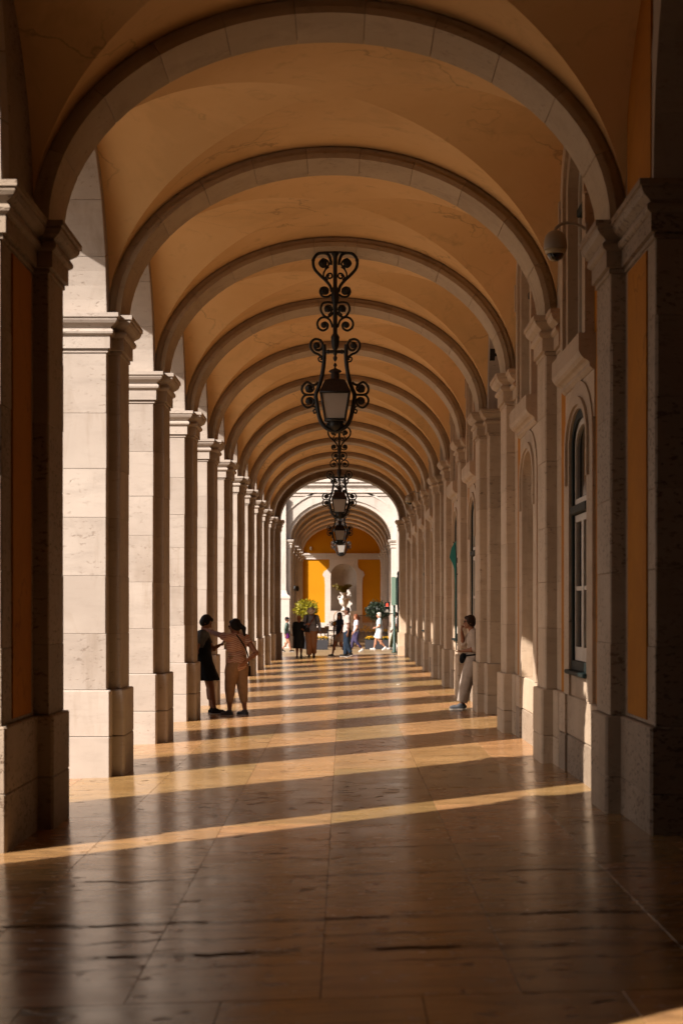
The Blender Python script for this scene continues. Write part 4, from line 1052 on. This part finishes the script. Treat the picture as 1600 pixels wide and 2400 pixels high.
def person(label, loc, rz, H, J=None, world=None, top=None, bottom=None, shoe='shoe_dark', hair='hair_brown', hstyle='short', sk='skin', fine=False, glasses=None, hat=None, extra=None, hands=True, group=None, girth=1.0):
    """one continuous body with a face and five-fingered hands; hair, clothes and shoes are its children"""
    root_loc = Vector(loc); rot = Matrix.Rotation(rz, 3, 'Z'); inv = rot.transposed()
    j = {k: Vector(v)*H for k, v in JD.items()}
    for k, v in (J or {}).items(): j[k] = Vector(v)*H
    for k, v in (world or {}).items(): j[k] = inv @ (Vector(v) - root_loc)
    G = H*girth
    gz = j['gaze'].normalized(); gx = gz.cross(Vector((0, 0, 1))).normalized(); gu = gx.cross(gz).normalized()
    HR = Matrix((gx, gz, gu)).transposed()                           # head frame: x right, y forward, z up
    hd = lambda x, y, z: j['head'] + HR @ (Vector((x, y, z))*H)
    mb = MB(); sh = (j['shR'] - j['shL']); sx = sh.normalized(); up = (j['neck'] - j['pel']).normalized(); fw = up.cross(sx).normalized()
    TR = Matrix((sx, fw, up)).transposed()
    def torso(b, d, hips=True):
        b.ell(j['chest'], (.094*G+d, .060*G+d, .105*H+d), TR, 20, 12); b.ell(j['bel'], (.082*G+d, .060*G+d, .085*H+d), TR, 20, 12)
        b.capsule(j['shL'] - sx*(-.01)*H, .036*G+d, j['shR'] - sx*.01*H, .036*G+d, 14)
        if hips: b.ell(j['pel'], (.093*G+d, .068*G+d, .066*H+d), TR, 20, 12)
    torso(mb, 0)
    mb.capsule(j['neck'] - up*.02*H, .036*H, j['head'] - gu*.03*H, .029*H)
    mb.ell(j['head'] + HR @ Vector((0, -.006*H, .012*H)), (.046*H, .056*H, .057*H), HR, 20, 14); mb.ell(hd(0, .014, -.026), (.036*H, .040*H, .042*H), HR, 16, 12)
    mb.capsule(hd(0, .050, .008), .006*H, hd(0, .064, -.014), .0085*H, 8); mb.ell(hd(0, .042, -.055), (.016*H, .014*H, .012*H), HR)
    for s in (-1, 1): mb.ell(hd(s*.047, -.006, -.008), (.006*H, .013*H, .019*H), HR, 10, 7)
    for S_ in ('R', 'L'):
        mb.capsule(j['sh'+S_], .030*G, j['el'+S_], .0235*G); mb.capsule(j['el'+S_], .0235*G, j['wr'+S_], .0155*H)
        m = j['el'+S_].lerp(j['wr'+S_], .28); mb.ell(m, (.026*G, .026*G, .03*H))
        mb.capsule(j['hip'+S_], .058*G, j['knee'+S_], .035*G); mb.capsule(j['knee'+S_], .034*G, j['ank'+S_], .020*H)
        c = j['knee'+S_].lerp(j['ank'+S_], .28); mb.capsule(c + Vector((0, -.008*H, .03*H)), .034*G, c + Vector((0, -.006*H, -.05*H)), .028*G)
        mb.capsule(j['ank'+S_], .020*H, j['toe'+S_], .016*H)
        # hand
        fd = (j['wr'+S_] - j['el'+S_]).normalized(); n_ = j.get('palm'+S_, None)
        side = (n_.normalized() if n_ is not None else Vector((1 if S_ == 'L' else -1, .2, 0)).normalized())
        side = (side - fd*side.dot(fd)).normalized(); ac = fd.cross(side).normalized()       # side: palm normal; ac: across the knuckles
        if S_ == 'R': ac = -ac
        pm = j['wr'+S_] + fd*.028*H; PMX = Matrix((ac, side, fd)).transposed()
        mb.ell(pm, (.022*H, .010*H, .032*H), PMX, 12, 8)
        curl = .35 if not j.get('fist'+S_) else 1.1
        for q, (o_, L) in enumerate(((-.0165, .036), (-.0055, .042), (.0055, .040), (.0165, .031))):
            b0 = pm + fd*.022*H + ac*o_*H; d1 = (fd*math.cos(curl*.6) + side*math.sin(curl*.6)).normalized(); b1 = b0 + d1*L*.55*H
            d2 = (fd*math.cos(curl*1.7) + side*math.sin(curl*1.7)).normalized(); b2 = b1 + d2*L*.5*H
            mb.capsule(b0, .0056*H, b1, .0052*H, 8); mb.capsule(b1, .0052*H, b2, .0042*H, 8)
        t0 = pm - ac*.016*H - fd*.006*H; t1 = t0 + (-ac*.7 + fd*.7 + side*.35).normalized()*.024*H; t2 = t1 + (fd*.85 + side*.45).normalized()*.018*H
        mb.capsule(t0, .0085*H, t1, .0062*H, 8); mb.capsule(t1, .0062*H, t2, .005*H, 8)
    vox = .0082 if fine else .0115
    body = remesh(mb, 'person', M[sk], None, vox, 3)
    body.location = loc; body.rotation_euler = (0, 0, rz); tag(body, label, 'person', group)
    P = lambda b, nm, mt: b.build(nm, M[mt] if isinstance(mt, str) else mt, body)
    # face
    for s in (-1, 1):
        b = MB(); b.ell(hd(s*.018, .0475, .010), (.0065*H, .004*H, .0045*H), HR, 10, 7); P(b, 'eye', 'eye')
        b = MB(); b.capsule(hd(s*.010, .052, .022), .0022*H, hd(s*.028, .046, .022), .0018*H, 6); P(b, 'eyebrow', hair)
    b = MB(); b.ell(hd(0, .0515, -.032), (.014*H, .005*H, .0045*H), HR, 10, 6); P(b, 'mouth', 'lips')
    if glasses:
        b = MB()
        for s in (-1, 1):
            b.ell(hd(s*.019, .054, .008), (.0165*H, .004*H, .0125*H), HR, 12, 7); b.capsule(hd(s*.036, .048, .011), .0018*H, hd(s*.048, -.005, .006), .0018*H, 6)
        b.capsule(hd(-.006, .056, .012), .002*H, hd(.006, .056, .012), .002*H, 6); P(b, 'sunglasses', 'sunglass')
    # hair
    b = MB(); b.ell(hd(0, -.016, .022), (.0525*H, .055*H, .056*H), HR, 20, 14)
    if hstyle in ('bob', 'long', 'ponytail', 'fringe'):
        b.ell(hd(0, -.022, -.005), (.053*H, .046*H, .055*H), HR, 18, 12); b.ell(hd(0, .020, .048), (.040*H, .030*H, .022*H), HR, 14, 9)
        for s in (-1, 1): b.ell(hd(s*.042, -.004, .012), (.014*H, .034*H, .045*H), HR, 12, 8)
    if hstyle == 'long':
        for s in (-1, 1): b.capsule(hd(s*.040, -.01, -.01), .026*H, hd(s*.052, -.004, -.105), .022*H)
        b.capsule(hd(0, -.03, -.02), .04*H, hd(0, -.045, -.12), .035*H)
    if hstyle == 'ponytail':
        b.capsule(hd(0, -.060, .005), .020*H, hd(.01, -.088, -.045), .028*H); b.capsule(hd(.01, -.088, -.045), .028*H, hd(.014, -.080, -.115), .013*H)
    if hstyle == 'short':
        b.ell(hd(0, -.024, -.002), (.050*H, .042*H, .045*H), HR, 18, 12)
    remesh(b, 'hair', M[hair], body, vox, 2, .0035*H, 3)
    # clothes
    if top:
        c = MB(); d = .010*H; torso(c, d, top.get('hem', .5) < .56)
        for S_ in ('R', 'L'):
            f = top.get('sleeve', .5)
            if f <= 0: continue
            e = j['sh'+S_].lerp(j['el'+S_], min(f, 1)); c.capsule(j['sh'+S_], .036*G+d*.6, e, (.030*G + d*.5) if f < 1 else .027*G+d*.5, 14, False, f < 1)
            if f > 1: c.capsule(j['el'+S_], .027*G+d*.5, j['el'+S_].lerp(j['wr'+S_], f-1), .019*H+d*.4, 14, False, True)
        hz = top.get('hem', .5)*H; z0 = j['bel'].z
        if hz < z0:
            ctr = j['bel'].lerp(j['pel'], .5)
            c.lathe([(.088*G+d, 0), (.100*G+d, hz - z0)][::-1], 22, (j['bel'].x*.5+j['pel'].x*.5, j['bel'].y*.5+j['pel'].y*.5, z0), True, 0, 1, .76)
        remesh(c, top.get('name', 'shirt'), M[top['m']], body, vox*.95, 3, .006*H, 7)
        if top.get('collar'):
            b = MB(); b.lathe([(.034*H, .0), (.040*H, .014*H)], 14, tuple(j['neck'] + Vector((0, .004*H, -.006*H))), True); P(b, 'collar', top['m'])
    if bottom:
        c = MB(); d = .011*H
        if bottom['kind'] == 'pants':
            c.ell(j['pel'] + Vector((0, 0, .012*H)), (.095*G+d, .070*G+d, .064*H+d), TR, 20, 12); c.lathe([(.090*G+d, 0), (.083*G+d, .075*H)], 20, (j['pel'].x, j['pel'].y, j['pel'].z+.02*H), True, 0, 1, .76)
            f = bottom.get('len', .95); w = bottom.get('wide', .012)*H
            for S_ in ('R', 'L'):
                if f <= 1:
                    c.capsule(j['hip'+S_], .060*G+d, j['hip'+S_].lerp(j['knee'+S_], f), .041*G+d+w, 16, False, True)
                else:
                    c.capsule(j['hip'+S_], .060*G+d, j['knee'+S_], .038*G+d+w*.6, 16); c.capsule(j['knee'+S_], .038*G+d+w*.6, j['knee'+S_].lerp(j['ank'+S_], f-1), .027*H+d*.6+w, 16, False, True)
            nm = bottom.get('name', 'trousers')
        else:
            hz = bottom['hem']*H; z0 = j['bel'].z + .01*H; h = z0 - hz; k_ = 30; fl = bottom.get('flare', .15)*H
            cx, cy = (j['hipR'].x+j['hipL'].x)/2, (j['hipR'].y+j['hipL'].y)/2; kx, ky = (j['kneeR'].x+j['kneeL'].x)/2, (j['kneeR'].y+j['kneeL'].y)/2
            vs = []; fs = []; prof = [(.084*G+d, 0), (.098*G+d, .35), (.108*G+d, .55), (fl, 1.0)]
            for r, q in prof:
                mx = max(q-.35, 0)/.65*.75
                for i in range(k_):
                    a = 2*math.pi*i/k_; rr_ = r*(1 + .05*q*math.sin(a*7)); ox = j['bel'].x*(1-min(q/.35, 1)) + cx*min(q/.35, 1); oy = j['bel'].y*(1-min(q/.35, 1)) + cy*min(q/.35, 1)
                    vs.append((ox + (kx-cx)*mx + rr_*math.cos(a), oy + (ky-cy)*mx + .8*rr_*math.sin(a), z0 - h*q))
            for q in range(3):
                for i in range(k_): fs.append([q*k_+i, (q+1)*k_+i, (q+1)*k_+(i+1) % k_, q*k_+(i+1) % k_])
            fs.append(list(range(k_))); fs.append([3*k_+i for i in range(k_)][::-1]); c.add(vs, fs, True); nm = bottom.get('name', 'skirt')
        remesh(c, nm, M[bottom['m']], body, vox*.95, 3, .006*H, 19)
    for S_ in ('R', 'L'):
        c = MB(); an, to = j['ank'+S_], j['toe'+S_]; d_ = (to - an); d_.z = 0; d_ = d_.normalized() if d_.length > 1e-4 else Vector((0, 1, 0))
        heel = an + Vector((0, 0, -.022*H)) - d_*.018*H; t2 = to + Vector((0, 0, .008*H))
        c.capsule(heel, .026*H, t2, .022*H); c.capsule(an + Vector((0, 0, .004*H)), .026*H, heel.lerp(t2, .55), .023*H)
        s_ = remesh(c, 'shoe', M[shoe], body, vox, 3)
        b = MB(); pts = [heel - d_*.022*H, t2 + d_*.020*H]; sd = Vector((-d_.y, d_.x, 0)); zz = []
        for q, w in ((0, .018), (.12, .026), (.5, .024), (.8, .029), (1, .016)):
            p = pts[0].lerp(pts[1], q); zz.append((p, w*H))
        vs = []; fs = []
        for p, w in zz:
            zb = p.z - .020*H if p is not zz[0][0] else p.z - .020*H
            vs += [p - sd*w + Vector((0, 0, -.024*H)), p + sd*w + Vector((0, 0, -.024*H)), p + sd*w + Vector((0, 0, -.012*H)), p - sd*w + Vector((0, 0, -.012*H))]
        for q in range(4):
            for i in range(4): fs.append([q*4+i, q*4+(i+1) % 4, (q+1)*4+(i+1) % 4, (q+1)*4+i])
        fs += [[3, 2, 1, 0], [16, 17, 18, 19]]; b.add(vs, fs); b.build('sole', M['sole'], s_)
    if hat:
        b = MB()
        if hat == 'straw': 
            b.ell(hd(0, -.006, .036), (.054*H, .062*H, .048*H), HR, 18, 10); ring = []
            for i in range(24):
                a = 2*math.pi*i/24; ring.append(hd(.085*math.cos(a), .095*math.sin(a)-.004, .026+.006*math.cos(2*a)))
            vs = ring + [hd(.05*math.cos(2*math.pi*i/24), .058*math.sin(2*math.pi*i/24)-.004, .034) for i in range(24)]; vs2 = [v + HR @ Vector((0, 0, .006*H)) for v in vs]
            fs = [[i, (i+1) % 24, 24+(i+1) % 24, 24+i] for i in range(24)]; b.add(vs, fs, True); b.add(vs2, [f[::-1] for f in fs], True)
            P(b, 'hat', 'straw')
        else:
            b.ell(hd(0, -.008, .032), (.054*H, .062*H, .046*H), HR, 18, 10); b.ell(hd(0, .075, .026), (.038*H, .045*H, .006*H), HR, 14, 6); P(b, 'cap', 'black_cloth')
    return body, j, rot, root_loc
def wp(info, v): return info[3] + info[2] @ Vector(v)

for nm, c in dict(black_cloth=(.009, .010, .013), grey_tee=(.10, .11, .125), khaki=(.34, .21, .12), beige=(.46, .37, .30), beige_trouser=(.44, .36, .30), navy=(.012, .018, .032), shoe_dark=(.02, .016, .014), sneaker=(.085, .09, .10), sole=(.50, .46, .42),
        denim=(.015, .028, .05), polo=(.52, .45, .42), white_cloth=(.66, .62, .60), lilac=(.58, .54, .62), shirt_grey=(.20, .20, .235), tan=(.25, .12, .06), green_jacket=(.13, .18, .16), purple=(.13, .02, .16), short_beige=(.38, .30, .25),
        legging=(.055, .045, .10), olive=(.12, .11, .05), white_short=(.72, .70, .70), teal_tee=(.48, .60, .64), dress_dark=(.016, .018, .022), straw=(.50, .40, .30), strap_brown=(.16, .05, .03)).items(): M[nm] = cloth(nm, c)
M['stripe'] = cloth('striped_knit', (.62, .42, .31), .85, ((.30, .10, .06), .030, -.25))

def strap(parent_or_none, pts, r, mat, name='strap'):
    mb = MB(); mb.tube(smooth(pts, 4), r, 6); return mb.build(name, M[mat], parent_or_none)

# woman in the striped shirt, back to the camera, reaching to the other's shoulder
w1 = person('woman in striped tee and khaki cropped trousers with dark ponytail, reaching to her friend', (-1.72, 28.35, fz(-1.72)), R(38), 1.575,
    J=dict(hipR=(.054, 0, .50), hipL=(-.054, 0, .50), kneeR=(.070, .0, .275), gaze=(-.55, .8, -.22), head=(-.012, .02, .918), chest=(-.006, .004, .722), ankR=(.080, -.035, .045), toeR=(.07, .065, .012), kneeL=(-.066, .03, .275), ankL=(-.070, .025, .045), toeL=(-.095, .12, .012), palmR=(0, 1, .2), palmL=(0, -.2, -1)),
    world=dict(elL=(-2.10, 28.62, 1.345), wrL=(-2.24, 28.86, 1.40), elR=(-1.40, 28.22, 1.03), wrR=(-1.56, 28.09, .90)),
    top=dict(m='stripe', sleeve=.42, hem=.545), bottom=dict(kind='pants', m='khaki', len=1.60, wide=.003), shoe='sneaker', hair='hair_black', hstyle='ponytail', sk='skin_tan', fine=True, glasses=True, girth=1.12)
sb = thing('shoulder_bag', 'small black shoulder bag on a long strap at the hip of the striped woman', 'bag', (-1.72, 28.35, fz(-1.72)), R(38))
hh = 1.575
strap(sb, [(-.06*hh, -.085*hh, .83*hh), (0, -.10*hh, .75*hh), (.06*hh, -.10*hh, .65*hh), (.115*hh, -.05*hh, .54*hh), (.13*hh, .0, .50*hh)], .012, 'black_cloth')
mb = MB(); mb.box(.115*hh, .160*hh, -.02*hh, .11*hh, .40*hh, .51*hh, .012); mb.build('pouch', M['black_cloth'], sb)
# woman in the black dress leaning at the pier, looking at a phone
w2 = person('woman in black dress over a grey tee leaning by a pier, reading her phone', (-2.22, 29.1, fz(-2.22)), R(-98), 1.66,
    J=dict(pel=(0, -.055, .515), hipR=(.05, -.05, .497), hipL=(-.05, -.05, .497), bel=(0, -.062, .605), chest=(0, -.066, .72), neck=(0, -.055, .83), head=(0, -.030, .912), shR=(.098, -.065, .795), shL=(-.098, -.06, .795),
        gaze=(-.25, .8, -.55), kneeR=(.05, .03, .275), kneeL=(-.05, -.01, .275), ankR=(.055, .065, .045), ankL=(-.05, .02, .045), toeR=(.062, .165, .012), toeL=(-.06, .12, .012),
        elR=(.135, -.10, .64), wrR=(.055, -.125, .555), elL=(-.13, .0, .635), wrL=(-.06, .095, .685), palmL=(.4, -.3, .8)),
    top=dict(m='grey_tee', sleeve=.62, hem=.604), bottom=dict(kind='skirt', m='black_cloth', hem=.335, flare=.135, name='dress'), shoe='shoe_dark', hair='hair_black', hstyle='bob', sk='skin_tan', fine=True)
c = MB(); H_ = 1.66                                                   # bib of the dress over the tee
c.ell(Vector((0, -.058, .69))*H_, (.092*H_, .075*H_, .105*H_), None, 20, 12); c.ell(Vector((0, -.06, .60))*H_, (.100*H_, .080*H_, .125*H_), None, 20, 12); c.ell(Vector((0, -.057, .545))*H_, (.106*H_, .084*H_, .08*H_), None, 20, 12)
remesh(c, 'dress_bodice', M['black_cloth'], w2[0], .011, 3, .004, 5)
o = thing('phone', 'mobile phone held by the woman in the black dress', 'phone', tuple(wp(w2, Vector((-.050, .150, .705))*H_)), R(-98))
mb = MB(); mb.box(-.037, .037, -.005, .005, -.07, .07, .004); b = mb.build('phone_case', M['white_paint'], o); o.rotation_euler = (R(-50), 0, R(-98))
mb = MB(); mb.box(-.033, .033, -.008, -.0052, -.065, .065); mb.build('screen', M['pane'], o)
# woman in beige leaning on the right wall
fx = 1.925
w3 = person('woman in beige top and pale trousers leaning on a pilaster, hand at mouth', (fx, 28.42, fz(fx)), R(90), 1.53,
    J=dict(pel=(0, -.105, .515), hipR=(.05, -.10, .50), hipL=(-.05, -.10, .50), bel=(0, -.115, .61), chest=(0, -.112, .725), neck=(0, -.10, .835), head=(0, -.068, .92), shR=(.100, -.11, .80), shL=(-.100, -.115, .80),
        gaze=(.05, 1, -.12), kneeR=(.05, -.03, .275), kneeL=(-.05, -.035, .275), ankR=(.05, -.0, .045), ankL=(-.052, .02, .045), toeR=(.055, .10, .012), toeL=(-.06, .125, .012),
        elL=(-.125, -.115, .635), wrL=(-.07, .005, .615), elR=(.125, -.015, .685), wrR=(.05, .010, .815), palmL=(.1, -.2, 1), palmR=(-.2, -1, .2), fistR=(0, 0, 1)),
    top=dict(m='beige', sleeve=1.35, hem=.53), bottom=dict(kind='pants', m='beige_trouser', len=1.86, wide=.022), shoe='sneaker', hair='hair_brown', hstyle='bob', sk='skin_tan', fine=True, glasses=True, girth=1.12)
o = thing('waist_pouch', 'black waist pouch worn in front by the woman in beige', 'bag', (fx, 28.42, fz(fx)), R(90)); hh = 1.53
mb = MB(); mb.ell(Vector((-.03, .0, .555))*hh, (.055*hh, .038*hh, .038*hh)); mb.ell(Vector((-.03, .012, .525))*hh, (.038*hh, .03*hh, .045*hh)); remesh(mb, 'pouch', M['black_cloth'], o, .009, 2, .006, 2)
strap(o, [(-.07*hh, -.02*hh, .565*hh), (-.112*hh, -.09*hh, .575*hh), (-.09*hh, -.17*hh, .58*hh), (0, -.19*hh, .58*hh)], .012, 'black_cloth', 'belt')

# people at the crossing
person('girl in a black cap, grey-green jacket and purple shorts by the last left pier', (-2.29, 71.0, -.02), R(-90), 1.42, J=dict(walk(.8), gaze=(-.2, 1, -.1)), top=dict(m='green_jacket', sleeve=1.8, hem=.50), bottom=dict(kind='pants', m='purple', len=.45, name='shorts'), shoe='shoe_dark', hair='hair_brown', hat='cap')
e1 = person('short blond woman in dark dress and cardigan arm in arm with the hatted man', (-1.52, 60.2, fz(-1.5)), R(180), 1.50, J=dict(walk(.45), gaze=(0, 1, -.35), head=(0, .03, .91), elL=(-.14, .0, .64), wrL=(-.10, .09, .66)), top=dict(m='dress_dark', sleeve=1.9, hem=.47), bottom=dict(kind='skirt', m='dress_dark', hem=.24, flare=.125, name='dress'), hair='hair_blond', hstyle='short', sk='skin_tan', girth=1.12)
m1 = person('man in straw hat, grey shirt and tan trousers looking down', (-1.10, 60.2, fz(-1.1)), R(180), 1.77, J=dict(walk(.35), gaze=(.1, 1, -.95), head=(0, .045, .905), elR=(.15, -.02, .65), wrR=(.09, .085, .66), elL=(-.155, -.01, .64), wrL=(-.175, .03, .50)), top=dict(m='shirt_grey', sleeve=1.85, hem=.53, collar=True), bottom=dict(kind='pants', m='tan', len=1.9, wide=.014), hair='hair_white', hstyle='short', sk='skin_tan', hat='straw', girth=1.12)
for sg in (-1, 1): strap(m1[0], [(sg*.075*1.77, -.05*1.77, .82*1.77), (sg*.075*1.77, .04*1.77, .825*1.77), (sg*.085*1.77, .088*1.77, .74*1.77), (sg*.105*1.77, .05*1.77, .62*1.77)], .020, 'navy', 'backpack_strap')
o = thing('crossbody_bag', 'black camera bag on a brown strap across the man in the straw hat', 'bag', (-1.10, 60.2, fz(-1.1)), R(180)); hh = 1.77
strap(o, [(-.07*hh, .02*hh, .835*hh), (-.03*hh, .088*hh, .76*hh), (.03*hh, .10*hh, .66*hh), (.075*hh, .10*hh, .59*hh)], .018, 'strap_brown')
mb = MB(); mb.box(.035*hh, .115*hh, .092*hh, .145*hh, .51*hh, .59*hh, .012); mb.build('pouch', M['black_cloth'], o)
person('woman with long black hair and sunglasses striding in beige shorts and a dark top', (-.13, 61.2, fz(-.1)), R(125), 1.55, J=dict(walk(1.25), gaze=(-.5, 1, -.05)), top=dict(m='navy', sleeve=.5, hem=.52), bottom=dict(kind='pants', m='short_beige', len=.75, name='shorts'), shoe='sneaker', hair='hair_black', hstyle='long', sk='skin_tan', glasses=True)
person('man in a pale polo shirt and dark jeans seen from the side', (.13, 60.4, fz(.1)), R(95), 1.71, J=dict(walk(.25), gaze=(0, 1, -.2), elL=(-.13, -.02, .635), wrL=(-.13, .0, .49)), top=dict(m='polo', sleeve=.7, hem=.50, collar=True), bottom=dict(kind='pants', m='denim', len=1.93, wide=.010), hair='hair_brown', hstyle='short', sk='skin_dark', girth=1.15)
person('woman with auburn ponytail, lilac tee and dark leggings behind the man in polo', (.51, 71.0, -.02), R(100), 1.54, J=dict(walk(.9)), top=dict(m='lilac', sleeve=.6, hem=.49), bottom=dict(kind='pants', m='legging', len=1.8, wide=.002), shoe='white_cloth', hair='hair_red', hstyle='ponytail', girth=1.05)
person('grey-haired woman in white shorts and pale blue tee walking in the sun', (1.50, 74.0, -.02), R(92), 1.60, J=dict(walk(.95), gaze=(0, 1, -.1), wrL=(-.10, .10, .60)), top=dict(m='teal_tee', sleeve=.7, hem=.49), bottom=dict(kind='pants', m='white_short', len=.85, name='shorts', wide=.02), shoe='white_cloth', hair='hair_white', hstyle='bob', girth=1.15)
person('person in a white shirt and olive trousers half hidden behind the black signal pole', (2.20, 74.6, -.02), R(90), 1.62, J=dict(walk(.9)), top=dict(m='white_cloth', sleeve=.7, hem=.50), bottom=dict(kind='pants', m='olive', len=1.9, wide=.012), shoe='white_cloth', hair='hair_brown', hstyle='short')
